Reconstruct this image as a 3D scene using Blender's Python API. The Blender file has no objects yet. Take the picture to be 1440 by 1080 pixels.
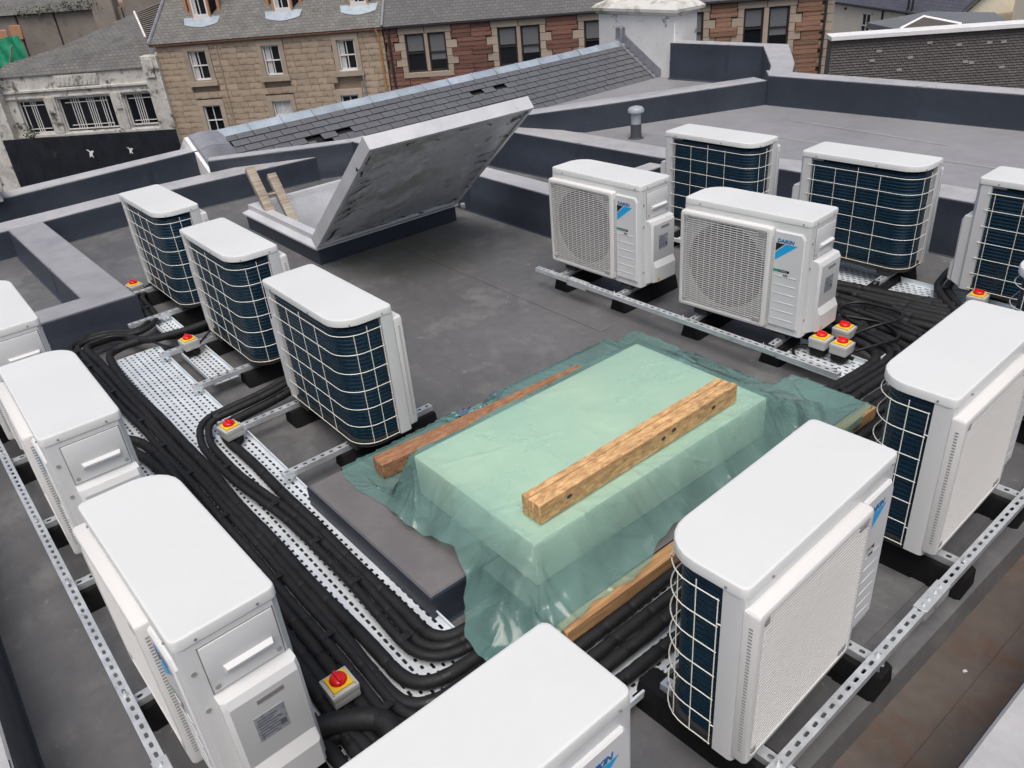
import bpy, bmesh, math, random
import numpy as np
from mathutils import Vector, Matrix, Euler

random.seed(7)
rng = np.random.default_rng(7)
R = math.radians
S = bpy.context.scene
col = S.collection

# ------------------------------------------------------------------ camera
AZ, PITCH, ROLL = R(143.155), R(30.159), R(5.279)
fw = Vector((math.cos(PITCH)*math.cos(AZ), math.cos(PITCH)*math.sin(AZ), -math.sin(PITCH)))
rt = fw.cross(Vector((0, 0, 1))).normalized()
dn = fw.cross(rt)
cr, sr = math.cos(ROLL), math.sin(ROLL)
rx, dx = cr*rt + sr*dn, -sr*rt + cr*dn
cam_d = bpy.data.cameras.new('camera')
cam_d.sensor_width = 36
cam_d.lens = 36*1121.51/1440
cam_d.clip_start = 0.05
cam_d.clip_end = 600
cam = bpy.data.objects.new('camera', cam_d)
col.objects.link(cam)
cam.matrix_world = Matrix(((rx.x, -dx.x, -fw.x, 0), (rx.y, -dx.y, -fw.y, 0), (rx.z, -dx.z, -fw.z, 2.477), (0, 0, 0, 1)))
S.camera = cam

# ------------------------------------------------------------------ light
SUN_EL, SUN_AZ = R(66), R(-42)          # azimuth measured from +X towards +Y
w = bpy.data.worlds.new('World')
S.world = w
w.use_nodes = True
nt = w.node_tree
sky = nt.nodes.new('ShaderNodeTexSky')
sky.sky_type = 'NISHITA'
sky.sun_disc = False
sky.sun_elevation = SUN_EL
sky.sun_rotation = R(90) - SUN_AZ
sky.dust_density = 6.0
sky.air_density = 0.8
sky.ozone_density = 0.6
nt.links.new(sky.outputs[0], nt.nodes['Background'].inputs[0])
nt.nodes['Background'].inputs[1].default_value = 0.12
sd = bpy.data.lights.new('sun', 'SUN')
sd.energy = 1.25
sd.angle = R(40)
sd.color = (1.0, 0.995, 0.98)
so = bpy.data.objects.new('sun', sd)
col.objects.link(so)
sv = Vector((math.cos(SUN_EL)*math.cos(SUN_AZ), math.cos(SUN_EL)*math.sin(SUN_AZ), math.sin(SUN_EL)))
so.rotation_euler = sv.to_track_quat('Z', 'Y').to_euler()
so.location = sv*50
S.view_settings.view_transform = 'Standard'
S.view_settings.look = 'None'
S.view_settings.gamma = 1
S.view_settings.use_curve_mapping = False
S.view_settings.exposure = 0.12
S.cycles.max_bounces = 8
S.cycles.transparent_max_bounces = 32

# ------------------------------------------------------------------ materials
def mat(name, c, rough=.5, metal=0., var=None, bump=None, rand=0., spec=.5, coords='Object', stain=None, coat=0., spot=None):
    """var=(scale, amount): mottling; bump=(scale, distance); rand: random per object/island; stain=[(colour, scale, lo, hi, strength)]"""
    m = bpy.data.materials.new(name)
    m.use_nodes = True
    t = m.node_tree
    b = t.nodes['Principled BSDF']
    b.inputs['Roughness'].default_value = rough
    b.inputs['Metallic'].default_value = metal
    b.inputs['Specular IOR Level'].default_value = spec
    b.inputs['Coat Weight'].default_value = coat
    tc = t.nodes.new('ShaderNodeTexCoord')
    co = tc.outputs[coords]
    out = None
    rgb = t.nodes.new('ShaderNodeRGB')
    rgb.outputs[0].default_value = (*c, 1)
    out = rgb.outputs[0]
    def mul(a, fac_socket):
        x = t.nodes.new('ShaderNodeMix'); x.data_type = 'RGBA'; x.blend_type = 'MULTIPLY'
        x.inputs[0].default_value = 1
        t.links.new(a, x.inputs[6]); t.links.new(fac_socket, x.inputs[7])
        return x.outputs[2]
    def noise(scale, detail=6, rgh=.6):
        n = t.nodes.new('ShaderNodeTexNoise')
        n.inputs['Scale'].default_value = scale
        n.inputs['Detail'].default_value = detail
        n.inputs['Roughness'].default_value = rgh
        t.links.new(co, n.inputs['Vector'])
        return n.outputs[0]
    def rng_(a, lo, hi, f0=0., f1=1.):
        r = t.nodes.new('ShaderNodeMapRange')
        r.inputs[1].default_value = f0; r.inputs[2].default_value = f1
        r.inputs[3].default_value = lo; r.inputs[4].default_value = hi
        t.links.new(a, r.inputs[0])
        return r.outputs[0]
    if var:
        n = noise(var[0])
        out = mul(out, rng_(n, 1-var[1], 1+var[1], .25, .75))
        n2 = noise(var[0]*9.7, 4)
        out = mul(out, rng_(n2, 1-var[1]*.5, 1+var[1]*.5, .25, .75))
        t.links.new(rng_(n, max(rough-.12, .02), min(rough+.12, 1), .3, .7), b.inputs['Roughness'])
    if rand:
        oi = t.nodes.new('ShaderNodeObjectInfo')
        out = mul(out, rng_(oi.outputs['Random'], 1-rand, 1+rand))
        ge = t.nodes.new('ShaderNodeNewGeometry')
        out = mul(out, rng_(ge.outputs['Random Per Island'], 1-rand*.6, 1+rand*.6))
    for st in (stain or []):
        sc, lo, hi, amt = st[1:5]
        n = noise(sc, 8, .65)
        f = rng_(n, 0, amt, lo, hi)
        x = t.nodes.new('ShaderNodeMix'); x.data_type = 'RGBA'
        t.links.new(f, x.inputs[0]); t.links.new(out, x.inputs[6])
        x.inputs[7].default_value = (*st[0], 1)
        out = x.outputs[2]
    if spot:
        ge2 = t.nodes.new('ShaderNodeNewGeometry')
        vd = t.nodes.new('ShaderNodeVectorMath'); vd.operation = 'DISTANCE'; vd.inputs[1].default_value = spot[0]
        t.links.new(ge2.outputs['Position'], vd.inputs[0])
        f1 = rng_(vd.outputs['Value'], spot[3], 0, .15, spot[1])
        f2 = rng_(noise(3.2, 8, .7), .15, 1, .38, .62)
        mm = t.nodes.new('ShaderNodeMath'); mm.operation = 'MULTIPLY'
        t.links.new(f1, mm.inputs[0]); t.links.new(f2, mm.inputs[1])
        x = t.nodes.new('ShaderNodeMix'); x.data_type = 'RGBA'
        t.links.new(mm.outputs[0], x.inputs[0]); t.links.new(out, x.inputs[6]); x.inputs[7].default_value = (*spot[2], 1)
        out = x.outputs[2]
    t.links.new(out, b.inputs['Base Color'])
    if bump:
        bn = t.nodes.new('ShaderNodeBump')
        bn.inputs['Distance'].default_value = bump[1]
        bn.inputs['Strength'].default_value = 1
        t.links.new(noise(bump[0], 5), bn.inputs['Height'])
        t.links.new(bn.outputs[0], b.inputs['Normal'])
    m['_bsdf'] = b.name
    return m

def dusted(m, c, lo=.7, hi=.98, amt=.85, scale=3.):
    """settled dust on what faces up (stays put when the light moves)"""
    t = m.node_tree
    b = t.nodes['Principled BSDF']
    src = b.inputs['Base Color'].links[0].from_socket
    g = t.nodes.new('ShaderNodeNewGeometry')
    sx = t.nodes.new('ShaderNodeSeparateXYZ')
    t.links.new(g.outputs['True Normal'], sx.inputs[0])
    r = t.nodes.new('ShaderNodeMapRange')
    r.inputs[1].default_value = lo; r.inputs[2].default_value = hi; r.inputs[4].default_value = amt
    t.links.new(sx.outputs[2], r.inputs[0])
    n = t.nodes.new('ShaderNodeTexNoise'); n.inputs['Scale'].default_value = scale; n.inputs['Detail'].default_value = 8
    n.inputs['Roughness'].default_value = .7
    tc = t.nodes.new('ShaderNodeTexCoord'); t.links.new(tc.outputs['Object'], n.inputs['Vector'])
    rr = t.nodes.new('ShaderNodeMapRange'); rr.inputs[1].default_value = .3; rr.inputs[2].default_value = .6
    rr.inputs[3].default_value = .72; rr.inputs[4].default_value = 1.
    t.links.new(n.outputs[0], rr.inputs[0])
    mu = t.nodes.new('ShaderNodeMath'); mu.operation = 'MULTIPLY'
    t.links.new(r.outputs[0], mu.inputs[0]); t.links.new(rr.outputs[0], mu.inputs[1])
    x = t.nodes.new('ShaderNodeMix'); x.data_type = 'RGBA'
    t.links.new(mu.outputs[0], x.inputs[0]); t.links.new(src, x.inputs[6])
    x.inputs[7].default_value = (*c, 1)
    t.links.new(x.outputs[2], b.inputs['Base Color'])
    return m

M = {}
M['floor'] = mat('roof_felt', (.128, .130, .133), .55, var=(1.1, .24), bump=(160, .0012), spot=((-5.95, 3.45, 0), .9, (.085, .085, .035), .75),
                 stain=[((.29, .29, .282), 2.6, .52, .76, .65), ((.085, .068, .054), 1.3, .60, .74, .5), ((.36, .355, .35), 14, .62, .72, .5), ((.08, .08, .085), 5.5, .62, .72, .35)])
M['floor_up'] = mat('upper_roof_felt', (.27, .272, .285), .6, var=(.9, .14), bump=(120, .001),
                    stain=[((.36, .36, .35), 2.2, .55, .75, .5), ((.20, .20, .20), 1.1, .55, .7, .4)])
M['seam'] = mat('pale_seam', (.36, .355, .34), .6, var=(6, .2))
M['gutter'] = mat('gutter_felt', (.115, .096, .082), .6, var=(1.6, .3), bump=(140, .0012),
                  stain=[((.12, .06, .034), 3.4, .5, .68, .75), ((.07, .062, .058), 7, .55, .7, .5)])
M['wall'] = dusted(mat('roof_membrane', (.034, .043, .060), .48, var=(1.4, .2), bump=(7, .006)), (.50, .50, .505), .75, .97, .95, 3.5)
M['wallplain'] = mat('plain_membrane', (.034, .043, .060), .48, var=(1.4, .2))
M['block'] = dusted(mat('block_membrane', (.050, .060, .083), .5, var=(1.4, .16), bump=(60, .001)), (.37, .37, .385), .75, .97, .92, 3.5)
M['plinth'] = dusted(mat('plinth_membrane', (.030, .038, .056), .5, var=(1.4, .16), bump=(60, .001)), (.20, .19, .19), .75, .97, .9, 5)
M['white'] = mat('white_paint', (.70, .715, .71), .38, var=(3, .025), stain=[((.62, .62, .60), 9, .62, .8, .25)])
M['lid'] = mat('white_lid_paint', (.715, .735, .72), .42, var=(2.2, .02), stain=[((.62, .64, .63), 4.5, .6, .78, .35), ((.48, .48, .46), 40, .69, .75, .35), ((.55, .56, .54), 1.7, .55, .74, .28)])
M['offwhite'] = mat('offwhite_plastic', (.74, .73, .70), .45, var=(4, .03))
M['groove'] = mat('panel_gap', (.25, .25, .24), .7)
M['grille'] = mat('grille_plastic', (.72, .718, .70), .45)
M['dark'] = mat('recess_shade', (.018, .018, .02), .7)  # near-black colour stands in for the shade inside the fan opening
M['fan'] = mat('fan_plastic', (.028, .029, .031), .6)
M['shroud'] = mat('shroud_grey', (.34, .34, .33), .6)
M['plate_in'] = mat('fan_plate_grey', (.40, .40, .39), .6)
M['coil'] = mat('coil_fins', (.006, .032, .058), .30, metal=.2, var=(9, .2))
M['wire'] = mat('wire_coating', (.80, .79, .71), .4)
M['blue'] = mat('badge_cyan', (.015, .42, .82), .35)
M['navy'] = mat('badge_navy', (.02, .14, .40), .35)
M['black'] = mat('badge_black', (.015, .016, .018), .35)
M['green'] = mat('badge_green', (.03, .35, .16), .35)
M['plate'] = mat('nameplate_print', (.42, .46, .50), .35, metal=.3, var=(60, .4))
M['print'] = mat('grey_print', (.12, .13, .15), .5)
M['yellow'] = mat('yellow_plastic', (.90, .58, .02), .35)
M['red'] = mat('red_plastic', (.75, .012, .012), .28, coat=.3)
M['boxgrey'] = mat('switch_grey', (.52, .53, .51), .45)
M['steel'] = mat('galvanised_steel', (.66, .70, .72), .38, metal=.5, var=(14, .18), bump=(90, .0003))
M['tray'] = mat('galvanised_tray', (.78, .84, .88), .42, metal=.25, var=(7, .12))
M['rubber'] = mat('black_rubber', (.007, .007, .008), .7, var=(20, .3), bump=(70, .002), spec=.25)
M['pipe'] = mat('pipe_insulation', (.010, .0105, .012), .68, var=(24, .3), bump=(30, .0015))
M['tape'] = mat('pipe_tape', (.012, .012, .013), .42, var=(60, .2))
M['cable'] = mat('black_cable', (.014, .014, .015), .4)
M['alu'] = mat('mill_aluminium', (.72, .73, .735), .38, metal=.3, var=(5, .08), bump=(30, .0003))
M['alu_in'] = mat('hatch_lining', (.70, .72, .74), .5, metal=.2, var=(3, .14), stain=[((.4, .41, .42), 5, .6, .68, .5)])
M['wood'] = None
M['slate'] = mat('roof_slate', (.125, .13, .142), .45, var=(5, .16), bump=(40, .002), rand=.07)
M['slateshade'] = mat('slate_edge_shade', (.02, .02, .024), .8)  # near-black edge colour paints in the shadow line below each slate course
M['under'] = mat('roof_underlay', (.006, .006, .007), .8)
M['lead'] = mat('lead_sheet', (.36, .425, .48), .45, metal=.15, var=(3.2, .2), rand=.10, bump=(12, .002))
M['leadd'] = mat('dull_lead', (.24, .25, .28), .5, metal=.15, var=(3.2, .25), rand=.1, bump=(12, .004))
M['chim'] = mat('white_render', (.72, .73, .72), .75, var=(2.4, .08), bump=(22, .006),
                stain=[((.16, .15, .13), 2.9, .63, .68, .85), ((.42, .42, .38), 5, .58, .72, .5)])
M['chimcap'] = mat('mossy_render', (.66, .66, .62), .8, var=(2.4, .1), bump=(22, .006), stain=[((.22, .20, .13), 2.1, .5, .62, .8)])
M['sand'] = mat('sandstone', (.43, .345, .255), .85, var=(.8, .22), rand=.14, bump=(8, .01),
                stain=[((.17, .135, .105), .55, .50, .66, .72), ((.10, .085, .07), .9, .58, .72, .6)])
M['sand2'] = mat('dressed_sandstone', (.40, .335, .265), .85, var=(1.1, .16), rand=.1, stain=[((.18, .15, .12), .9, .56, .72, .5)])
M['mortar'] = mat('mortar', (.33, .265, .20), .9, var=(1, .2))
M['redst'] = mat('red_sandstone', (.20, .10, .075), .85, var=(1.4, .25), rand=.28, bump=(3, .05), stain=[((.10, .06, .045), 1.4, .55, .7, .5)])
M['brownst'] = mat('brown_sandstone', (.27, .155, .105), .85, var=(1.4, .25), rand=.28, bump=(3, .05), stain=[((.13, .09, .07), 1.4, .5, .7, .5)])
M['glass'] = mat('window_glass', (.012, .014, .017), .06, spec=.5)
M['blind'] = mat('blind_fabric', (.15, .16, .17), .8)
M['curtain'] = mat('net_curtain', (.55, .56, .56), .9, var=(12, .2))
M['sash'] = mat('white_sash', (.76, .76, .74), .5)
M['brownframe'] = mat('dark_window_frame', (.035, .027, .024), .5)
M['timber'] = mat('dormer_timber', (.48, .25, .14), .6, var=(9, .25))
M['oldslate'] = mat('weathered_slate', (.155, .155, .148), .75, var=(1.1, .3), rand=.2, bump=(6, .012),
                    stain=[((.19, .185, .15), .9, .52, .68, .6), ((.08, .08, .078), 1.7, .56, .7, .5), ((.24, .24, .23), 8, .68, .72, .5)])
M['darkslate'] = mat('dark_slate', (.135, .135, .14), .7, var=(1.1, .25), rand=.2, bump=(6, .012), stain=[((.26, .26, .26), 8, .68, .72, .5)])
M['greyslate'] = mat('hung_slate', (.098, .090, .087), .75, var=(1.3, .2), rand=.22, stain=[((.30, .29, .28), 7, .70, .74, .7)])
M['copper'] = mat('brown_gutter', (.17, .085, .05), .5, var=(4, .3))
M['pipeor'] = mat('ochre_downpipe', (.42, .24, .08), .5, var=(5, .2))
M['gutb'] = mat('black_gutter', (.03, .03, .033), .5)
M['oldwhite'] = mat('peeling_white_render', (.60, .59, .55), .85, var=(.9, .12), bump=(9, .01),
                    stain=[((.36, .34, .29), 1.1, .48, .64, .7), ((.07, .065, .055), 1.5, .55, .64, .9), ((.10, .09, .075), 5, .60, .68, .7)])
M['hoard'] = mat('black_hoarding', (.010, .012, .018), .5, var=(1.5, .3), rand=.15)
M['oldgrey'] = mat('grey_brown_render', (.26, .23, .20), .9, var=(.5, .2), rand=.1, stain=[((.10, .085, .07), .8, .55, .66, .7)])
M['gtarp'] = mat('green_tarp', (.02, .30, .16), .5, var=(2, .25))
M['cream'] = mat('cream_render', (.86, .80, .66), .85, var=(.7, .06))
M['creamroof'] = mat('blue_slate', (.085, .09, .11), .55, var=(1.5, .15), rand=.15)
M['feltroof'] = mat('flat_roof_felt', (.16, .17, .18), .7, var=(.6, .15))
M['wpaint'] = mat('white_coping_paint', (.80, .80, .80), .6, var=(2, .06))
M['asphalt'] = mat('street_asphalt', (.06, .06, .06), .9, var=(.3, .2))
M['moss'] = mat('weed_leaves', (.055, .075, .03), .8, rand=.3)
M['pvc'] = mat('grey_pvc', (.36, .39, .43), .4)
M['pvcd'] = mat('dark_collar', (.06, .065, .075), .5)
M['crate'] = mat('insulation_board', (.84, .78, .66), .8, var=(2, .06))

# slotted fine slate courses for roofs too far away to tell the slates apart
def course(m, sx, sz, depth=.02, dark=.55):
    t = m.node_tree
    b = t.nodes['Principled BSDF']
    src = b.inputs['Base Color'].links[0].from_socket
    tc = t.nodes.new('ShaderNodeTexCoord')
    br = t.nodes.new('ShaderNodeTexBrick')
    br.inputs['Scale'].default_value = 1
    br.inputs['Brick Width'].default_value = sx
    br.inputs['Row Height'].default_value = sz
    br.inputs['Mortar Size'].default_value = sz*.12
    br.inputs['Mortar Smooth'].default_value = .4
    br.inputs['Color1'].default_value = (1, 1, 1, 1)
    br.inputs['Color2'].default_value = (.78, .78, .78, 1)
    br.inputs['Mortar'].default_value = (dark, dark, dark, 1)
    t.links.new(tc.outputs['UV'], br.inputs['Vector'])
    x = t.nodes.new('ShaderNodeMix'); x.data_type = 'RGBA'; x.blend_type = 'MULTIPLY'; x.inputs[0].default_value = 1
    t.links.new(src, x.inputs[6]); t.links.new(br.outputs['Color'], x.inputs[7])
    t.links.new(x.outputs[2], b.inputs['Base Color'])
    return m
course(M['oldslate'], .30, .19)
course(M['darkslate'], .30, .19)
course(M['creamroof'], .34, .22)

def wood_mat(name, base, flakes):
    m = mat(name, base, .65, var=(5, .12))
    t = m.node_tree; b = t.nodes['Principled BSDF']
    src = b.inputs['Base Color'].links[0].from_socket
    tc = t.nodes.new('ShaderNodeTexCoord')
    mp = t.nodes.new('ShaderNodeMapping'); mp.inputs['Scale'].default_value = (160, 9, 160) if not flakes else (170, 60, 170)
    t.links.new(tc.outputs['Object'], mp.inputs[0])
    n = t.nodes.new('ShaderNodeTexNoise'); n.inputs['Scale'].default_value = .35; n.inputs['Detail'].default_value = 5
    n.inputs['Distortion'].default_value = .6
    t.links.new(mp.outputs[0], n.inputs['Vector'])
    cr_ = t.nodes.new('ShaderNodeValToRGB')
    e = cr_.color_ramp.elements
    e[0].position = .36; e[0].color = (.66, .54, .44, 1)
    e[1].position = .66; e[1].color = (1.15, 1.1, 1.0, 1)
    t.links.new(n.outputs[0], cr_.inputs[0])
    x = t.nodes.new('ShaderNodeMix'); x.data_type = 'RGBA'; x.blend_type = 'MULTIPLY'; x.inputs[0].default_value = 1
    t.links.new(src, x.inputs[6]); t.links.new(cr_.outputs[0], x.inputs[7])
    t.links.new(x.outputs[2], b.inputs['Base Color'])
    return m
M['wood'] = wood_mat('sawn_timber', (.58, .38, .20), False)
M['osb'] = wood_mat('strand_timber', (.68, .46, .24), True)
M['oldwood'] = wood_mat('grey_ladder_timber', (.34, .325, .285), False)
M['darkwood'] = wood_mat('wet_timber', (.36, .20, .115), True)

def film():
    m = bpy.data.materials.new('green_polythene')
    m.use_nodes = True
    t = m.node_tree
    for n in list(t.nodes): t.nodes.remove(n)
    o = t.nodes.new('ShaderNodeOutputMaterial')
    tr = t.nodes.new('ShaderNodeBsdfTransparent'); tr.inputs[0].default_value = (.79, .95, .92, 1)
    df = t.nodes.new('ShaderNodeBsdfDiffuse'); df.inputs[0].default_value = (.42, .77, .70, 1)
    tl = t.nodes.new('ShaderNodeBsdfTranslucent'); tl.inputs[0].default_value = (.42, .77, .70, 1)
    gl = t.nodes.new('ShaderNodeBsdfGlossy'); gl.inputs['Roughness'].default_value = .09
    a = t.nodes.new('ShaderNodeMixShader'); a.inputs[0].default_value = .35
    t.links.new(df.outputs[0], a.inputs[1]); t.links.new(tl.outputs[0], a.inputs[2])
    b = t.nodes.new('ShaderNodeMixShader')
    tc = t.nodes.new('ShaderNodeTexCoord')
    hs = []
    for sc_, ro_, am_, wd_ in (((2.0, 6.0, 3.), 25, .030, .16), ((7., 3.2, 6.), -20, .014, .14), ((15., 9., 12.), 50, .006, .14)):
        mp = t.nodes.new('ShaderNodeMapping'); mp.inputs['Scale'].default_value = sc_; mp.inputs['Rotation'].default_value = (0, 0, R(ro_))
        t.links.new(tc.outputs['Object'], mp.inputs[0])
        vo = t.nodes.new('ShaderNodeTexNoise'); vo.inputs['Scale'].default_value = 1.; vo.inputs['Detail'].default_value = 1.5; vo.inputs['Distortion'].default_value = .5
        t.links.new(mp.outputs[0], vo.inputs['Vector'])
        sb = t.nodes.new('ShaderNodeMath'); sb.operation = 'SUBTRACT'; sb.inputs[1].default_value = .5
        t.links.new(vo.outputs[0], sb.inputs[0])
        ab = t.nodes.new('ShaderNodeMath'); ab.operation = 'ABSOLUTE'; t.links.new(sb.outputs[0], ab.inputs[0])
        r2 = t.nodes.new('ShaderNodeMapRange'); r2.inputs[2].default_value = wd_; r2.inputs[3].default_value = am_; r2.inputs[4].default_value = 0
        t.links.new(ab.outputs[0], r2.inputs[0]); hs.append(r2.outputs[0])
    ad = t.nodes.new('ShaderNodeMath'); t.links.new(hs[0], ad.inputs[0]); t.links.new(hs[1], ad.inputs[1])
    ad2 = t.nodes.new('ShaderNodeMath'); t.links.new(ad.outputs[0], ad2.inputs[0]); t.links.new(hs[2], ad2.inputs[1])
    n = ad2
    n2 = t.nodes.new('ShaderNodeTexNoise'); n2.inputs['Scale'].default_value = 2.4; n2.inputs['Detail'].default_value = 4
    t.links.new(tc.outputs['Object'], n2.inputs['Vector'])
    mr = t.nodes.new('ShaderNodeMapRange'); mr.inputs[1].default_value = .3; mr.inputs[2].default_value = .7
    mr.inputs[3].default_value = .22; mr.inputs[4].default_value = .40
    t.links.new(n2.outputs[0], mr.inputs[0]); t.links.new(mr.outputs[0], b.inputs[0])
    t.links.new(tr.outputs[0], b.inputs[1]); t.links.new(a.outputs[0], b.inputs[2])
    c = t.nodes.new('ShaderNodeMixShader')
    fr = t.nodes.new('ShaderNodeFresnel'); fr.inputs[0].default_value = 1.5
    bm_ = t.nodes.new('ShaderNodeBump'); bm_.inputs['Strength'].default_value = 1.; bm_.inputs['Distance'].default_value = .09
    t.links.new(n.outputs[0], bm_.inputs['Height'])
    for q in (gl, df, tl, fr): t.links.new(bm_.outputs[0], q.inputs['Normal'])
    t.links.new(fr.outputs[0], c.inputs[0]); t.links.new(b.outputs[0], c.inputs[1]); t.links.new(gl.outputs[0], c.inputs[2])
    t.links.new(c.outputs[0], o.inputs[0])
    return m
M['film'] = film()

def lid_steel():
    m = mat('scuffed_steel_sheet', (.60, .63, .66), .36, metal=.15, var=(2.2, .18), bump=(7, .004),
            stain=[((.36, .35, .31), 2.0, .50, .62, .75), ((.80, .82, .83), 3.1, .57, .61, .7), ((.16, .15, .13), 7, .63, .66, .7)])
    return m
M['lidsteel'] = lid_steel()
M['tear'] = mat('torn_film', (.05, .05, .05), .5, var=(9, .5))

# ------------------------------------------------------------------ mesh builder
class MB:
    def __init__(self):
        self.v = []; self.f = []; self.mi = []
    def add(self, v, f, mi=0):
        o = len(self.v)
        self.v.extend([tuple(p) for p in v])
        self.f.extend([tuple(i+o for i in q) for q in f])
        self.mi.extend([mi]*len(f))
        return self
    def box(self, x0, x1, y0, y1, z0, z1, mi=0):
        v = [(x0, y0, z0), (x1, y0, z0), (x1, y1, z0), (x0, y1, z0), (x0, y0, z1), (x1, y0, z1), (x1, y1, z1), (x0, y1, z1)]
        f = [(3, 2, 1, 0), (4, 5, 6, 7), (0, 1, 5, 4), (1, 2, 6, 5), (2, 3, 7, 6), (3, 0, 4, 7)]
        return self.add(v, f, mi)
    def rbox(self, x0, x1, y0, y1, z0, z1, r=.01, seg=2, mi=0, xf=None):
        b = bmesh.new()
        bmesh.ops.create_cube(b, size=1)
        for q in b.verts:
            q.co = Vector(((x0+x1)/2+q.co.x*(x1-x0), (y0+y1)/2+q.co.y*(y1-y0), (z0+z1)/2+q.co.z*(z1-z0)))
        bmesh.ops.bevel(b, geom=b.edges[:], offset=r, segments=seg, affect='EDGES', profile=.5)
        b.verts.index_update()
        v = [xf @ q.co if xf else q.co.copy() for q in b.verts]
        f = [[q.index for q in g.verts] for g in b.faces]
        b.free()
        return self.add(v, f, mi)
    def prism(self, poly, z0, z1, mi=0, cap=True, xf=None):
        """poly counter-clockwise in plan; z0/z1 numbers or per-vertex lists"""
        n = len(poly)
        a = z0 if hasattr(z0, '__len__') else [z0]*n
        c = z1 if hasattr(z1, '__len__') else [z1]*n
        v = [Vector((p[0], p[1], a[i])) for i, p in enumerate(poly)] + [Vector((p[0], p[1], c[i])) for i, p in enumerate(poly)]
        if xf: v = [xf @ q for q in v]
        f = [(i, (i+1) % n, n+(i+1) % n, n+i) for i in range(n)]
        if cap:
            f += [tuple(range(n-1, -1, -1)), tuple(range(n, 2*n))]
        return self.add(v, f, mi)
    def rings(self, rings, mi=0, cap0=True, cap1=True, loop=False):
        n = len(rings[0]); v = [p for r in rings for p in r]; f = []
        m = len(rings)
        for k in range(m if loop else m-1):
            a, c = k*n, ((k+1) % m)*n
            for i in range(n):
                j = (i+1) % n
                f.append((a+i, a+j, c+j, c+i))
        if not loop:
            if cap0: f.append(tuple(range(n-1, -1, -1)))
            if cap1: f.append(tuple(range((m-1)*n, m*n)))
        return self.add(v, f, mi)
    def tube(self, pts, r, n=8, mi=0, cap=True, flat=1.):
        pts = [Vector(p) for p in pts]
        rs = r if hasattr(r, '__len__') else [r]*len(pts)
        rings = []
        up = Vector((0, 0, 1))
        prev = None
        for i, p in enumerate(pts):
            d = (pts[min(i+1, len(pts)-1)] - pts[max(i-1, 0)])
            if d.length < 1e-9: d = Vector((1, 0, 0))
            d.normalize()
            if prev is None:
                s = d.cross(up)
                if s.length < .1: s = d.cross(Vector((1, 0, 0)))
            else:
                s = prev - d*prev.dot(d)
            s.normalize(); prev = s
            u = s.cross(d)
            rings.append([p + rs[i]*(math.cos(2*math.pi*k/n)*s + flat*math.sin(2*math.pi*k/n)*u) for k in range(n)])
        return self.rings(rings, mi, cap, cap)
    def lathe(self, prof, c=(0, 0), n=16, mi=0):
        rg = [[(c[0]+r*math.cos(2*math.pi*k/n), c[1]+r*math.sin(2*math.pi*k/n), z) for k in range(n)] for r, z in prof]
        return self.rings(rg, mi)
    def build(self, name, m, parent=None, smooth=40, uv=None):
        me = bpy.data.meshes.new(name)
        me.from_pydata([tuple(p) for p in self.v], [], self.f)
        for q in (m if isinstance(m, (list, tuple)) else [m]): me.materials.append(q)
        if any(self.mi): me.polygons.foreach_set('material_index', self.mi)
        if smooth:
            me.polygons.foreach_set('use_smooth', [True]*len(me.polygons))
            me.set_sharp_from_angle(angle=R(smooth))
        if uv:
            l = me.uv_layers.new(name='UVMap')
            for lp in me.loops:
                l.data[lp.index].uv = uv(me.vertices[lp.vertex_index].co)
        me.update()
        o = bpy.data.objects.new(name, me)
        col.objects.link(o)
        if parent: o.parent = parent
        return o

def tag(o, label=None, cat=None, group=None, kind=None):
    if label: o['label'] = label
    if cat: o['category'] = cat
    if group: o['group'] = group
    if kind: o['kind'] = kind
    return o
def empty(name, loc=(0, 0, 0), rz=0., label=None, cat=None, group=None):
    o = bpy.data.objects.new(name, None)
    o.empty_display_size = .1
    o.location = loc; o.rotation_euler = (0, 0, rz)
    col.objects.link(o)
    return tag(o, label, cat, group)
def copy_tree(o, parent=None):
    c = o.copy(); col.objects.link(c)
    if parent: c.parent = parent
    for ch in o.children: copy_tree(ch, c)
    return c
def piece(name, me, parent, loc=(0, 0, 0), scale=(1, 1, 1), rot=(0, 0, 0)):
    o = bpy.data.objects.new(name, me); col.objects.link(o); o.parent = parent
    o.location = loc; o.scale = scale; o.rotation_euler = rot
    return o
def mesh_only(mb, name, m, smooth=40):
    o = mb.build(name, m, None, smooth); me = o.data
    bpy.data.objects.remove(o)
    return me

# ================================================================== THE ROOF (setting)
def slab(name, polys, z, m, kind='structure', label=None):
    mb = MB()
    for p in polys:
        mb.add([(x, y, z) for x, y in p], [tuple(range(len(p)))])
    return tag(mb.build(name, m, None, 0), label, None, None, kind)

street = slab('street_ground', [[(-400, -300), (300, -300), (300, 400), (-400, 400)]], -10.5, M['asphalt'])
HX0, HX1, HY0, HY1 = -7.70, -6.30, 2.80, 4.10      # hatch opening
fl = MB()
X0, X1, Y0, Y1 = -9.6, -.755, -.72, 6.4
def q(x0, x1, y0, y1, nx, ny):
    xs = np.linspace(x0, x1, nx+1); ys = np.linspace(y0, y1, ny+1)
    v = [(x, y, 0) for y in ys for x in xs]
    f = [(j*(nx+1)+i, j*(nx+1)+i+1, (j+1)*(nx+1)+i+1, (j+1)*(nx+1)+i) for j in range(ny) for i in range(nx)]
    fl.add(v, f)
q(X0, HX0, Y0, Y1, 1, 1); q(HX1, X1, Y0, Y1, 1, 1); q(HX0, HX1, Y0, HY0, 1, 1); q(HX0, HX1, HY1, Y1, 1, 1)
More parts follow.
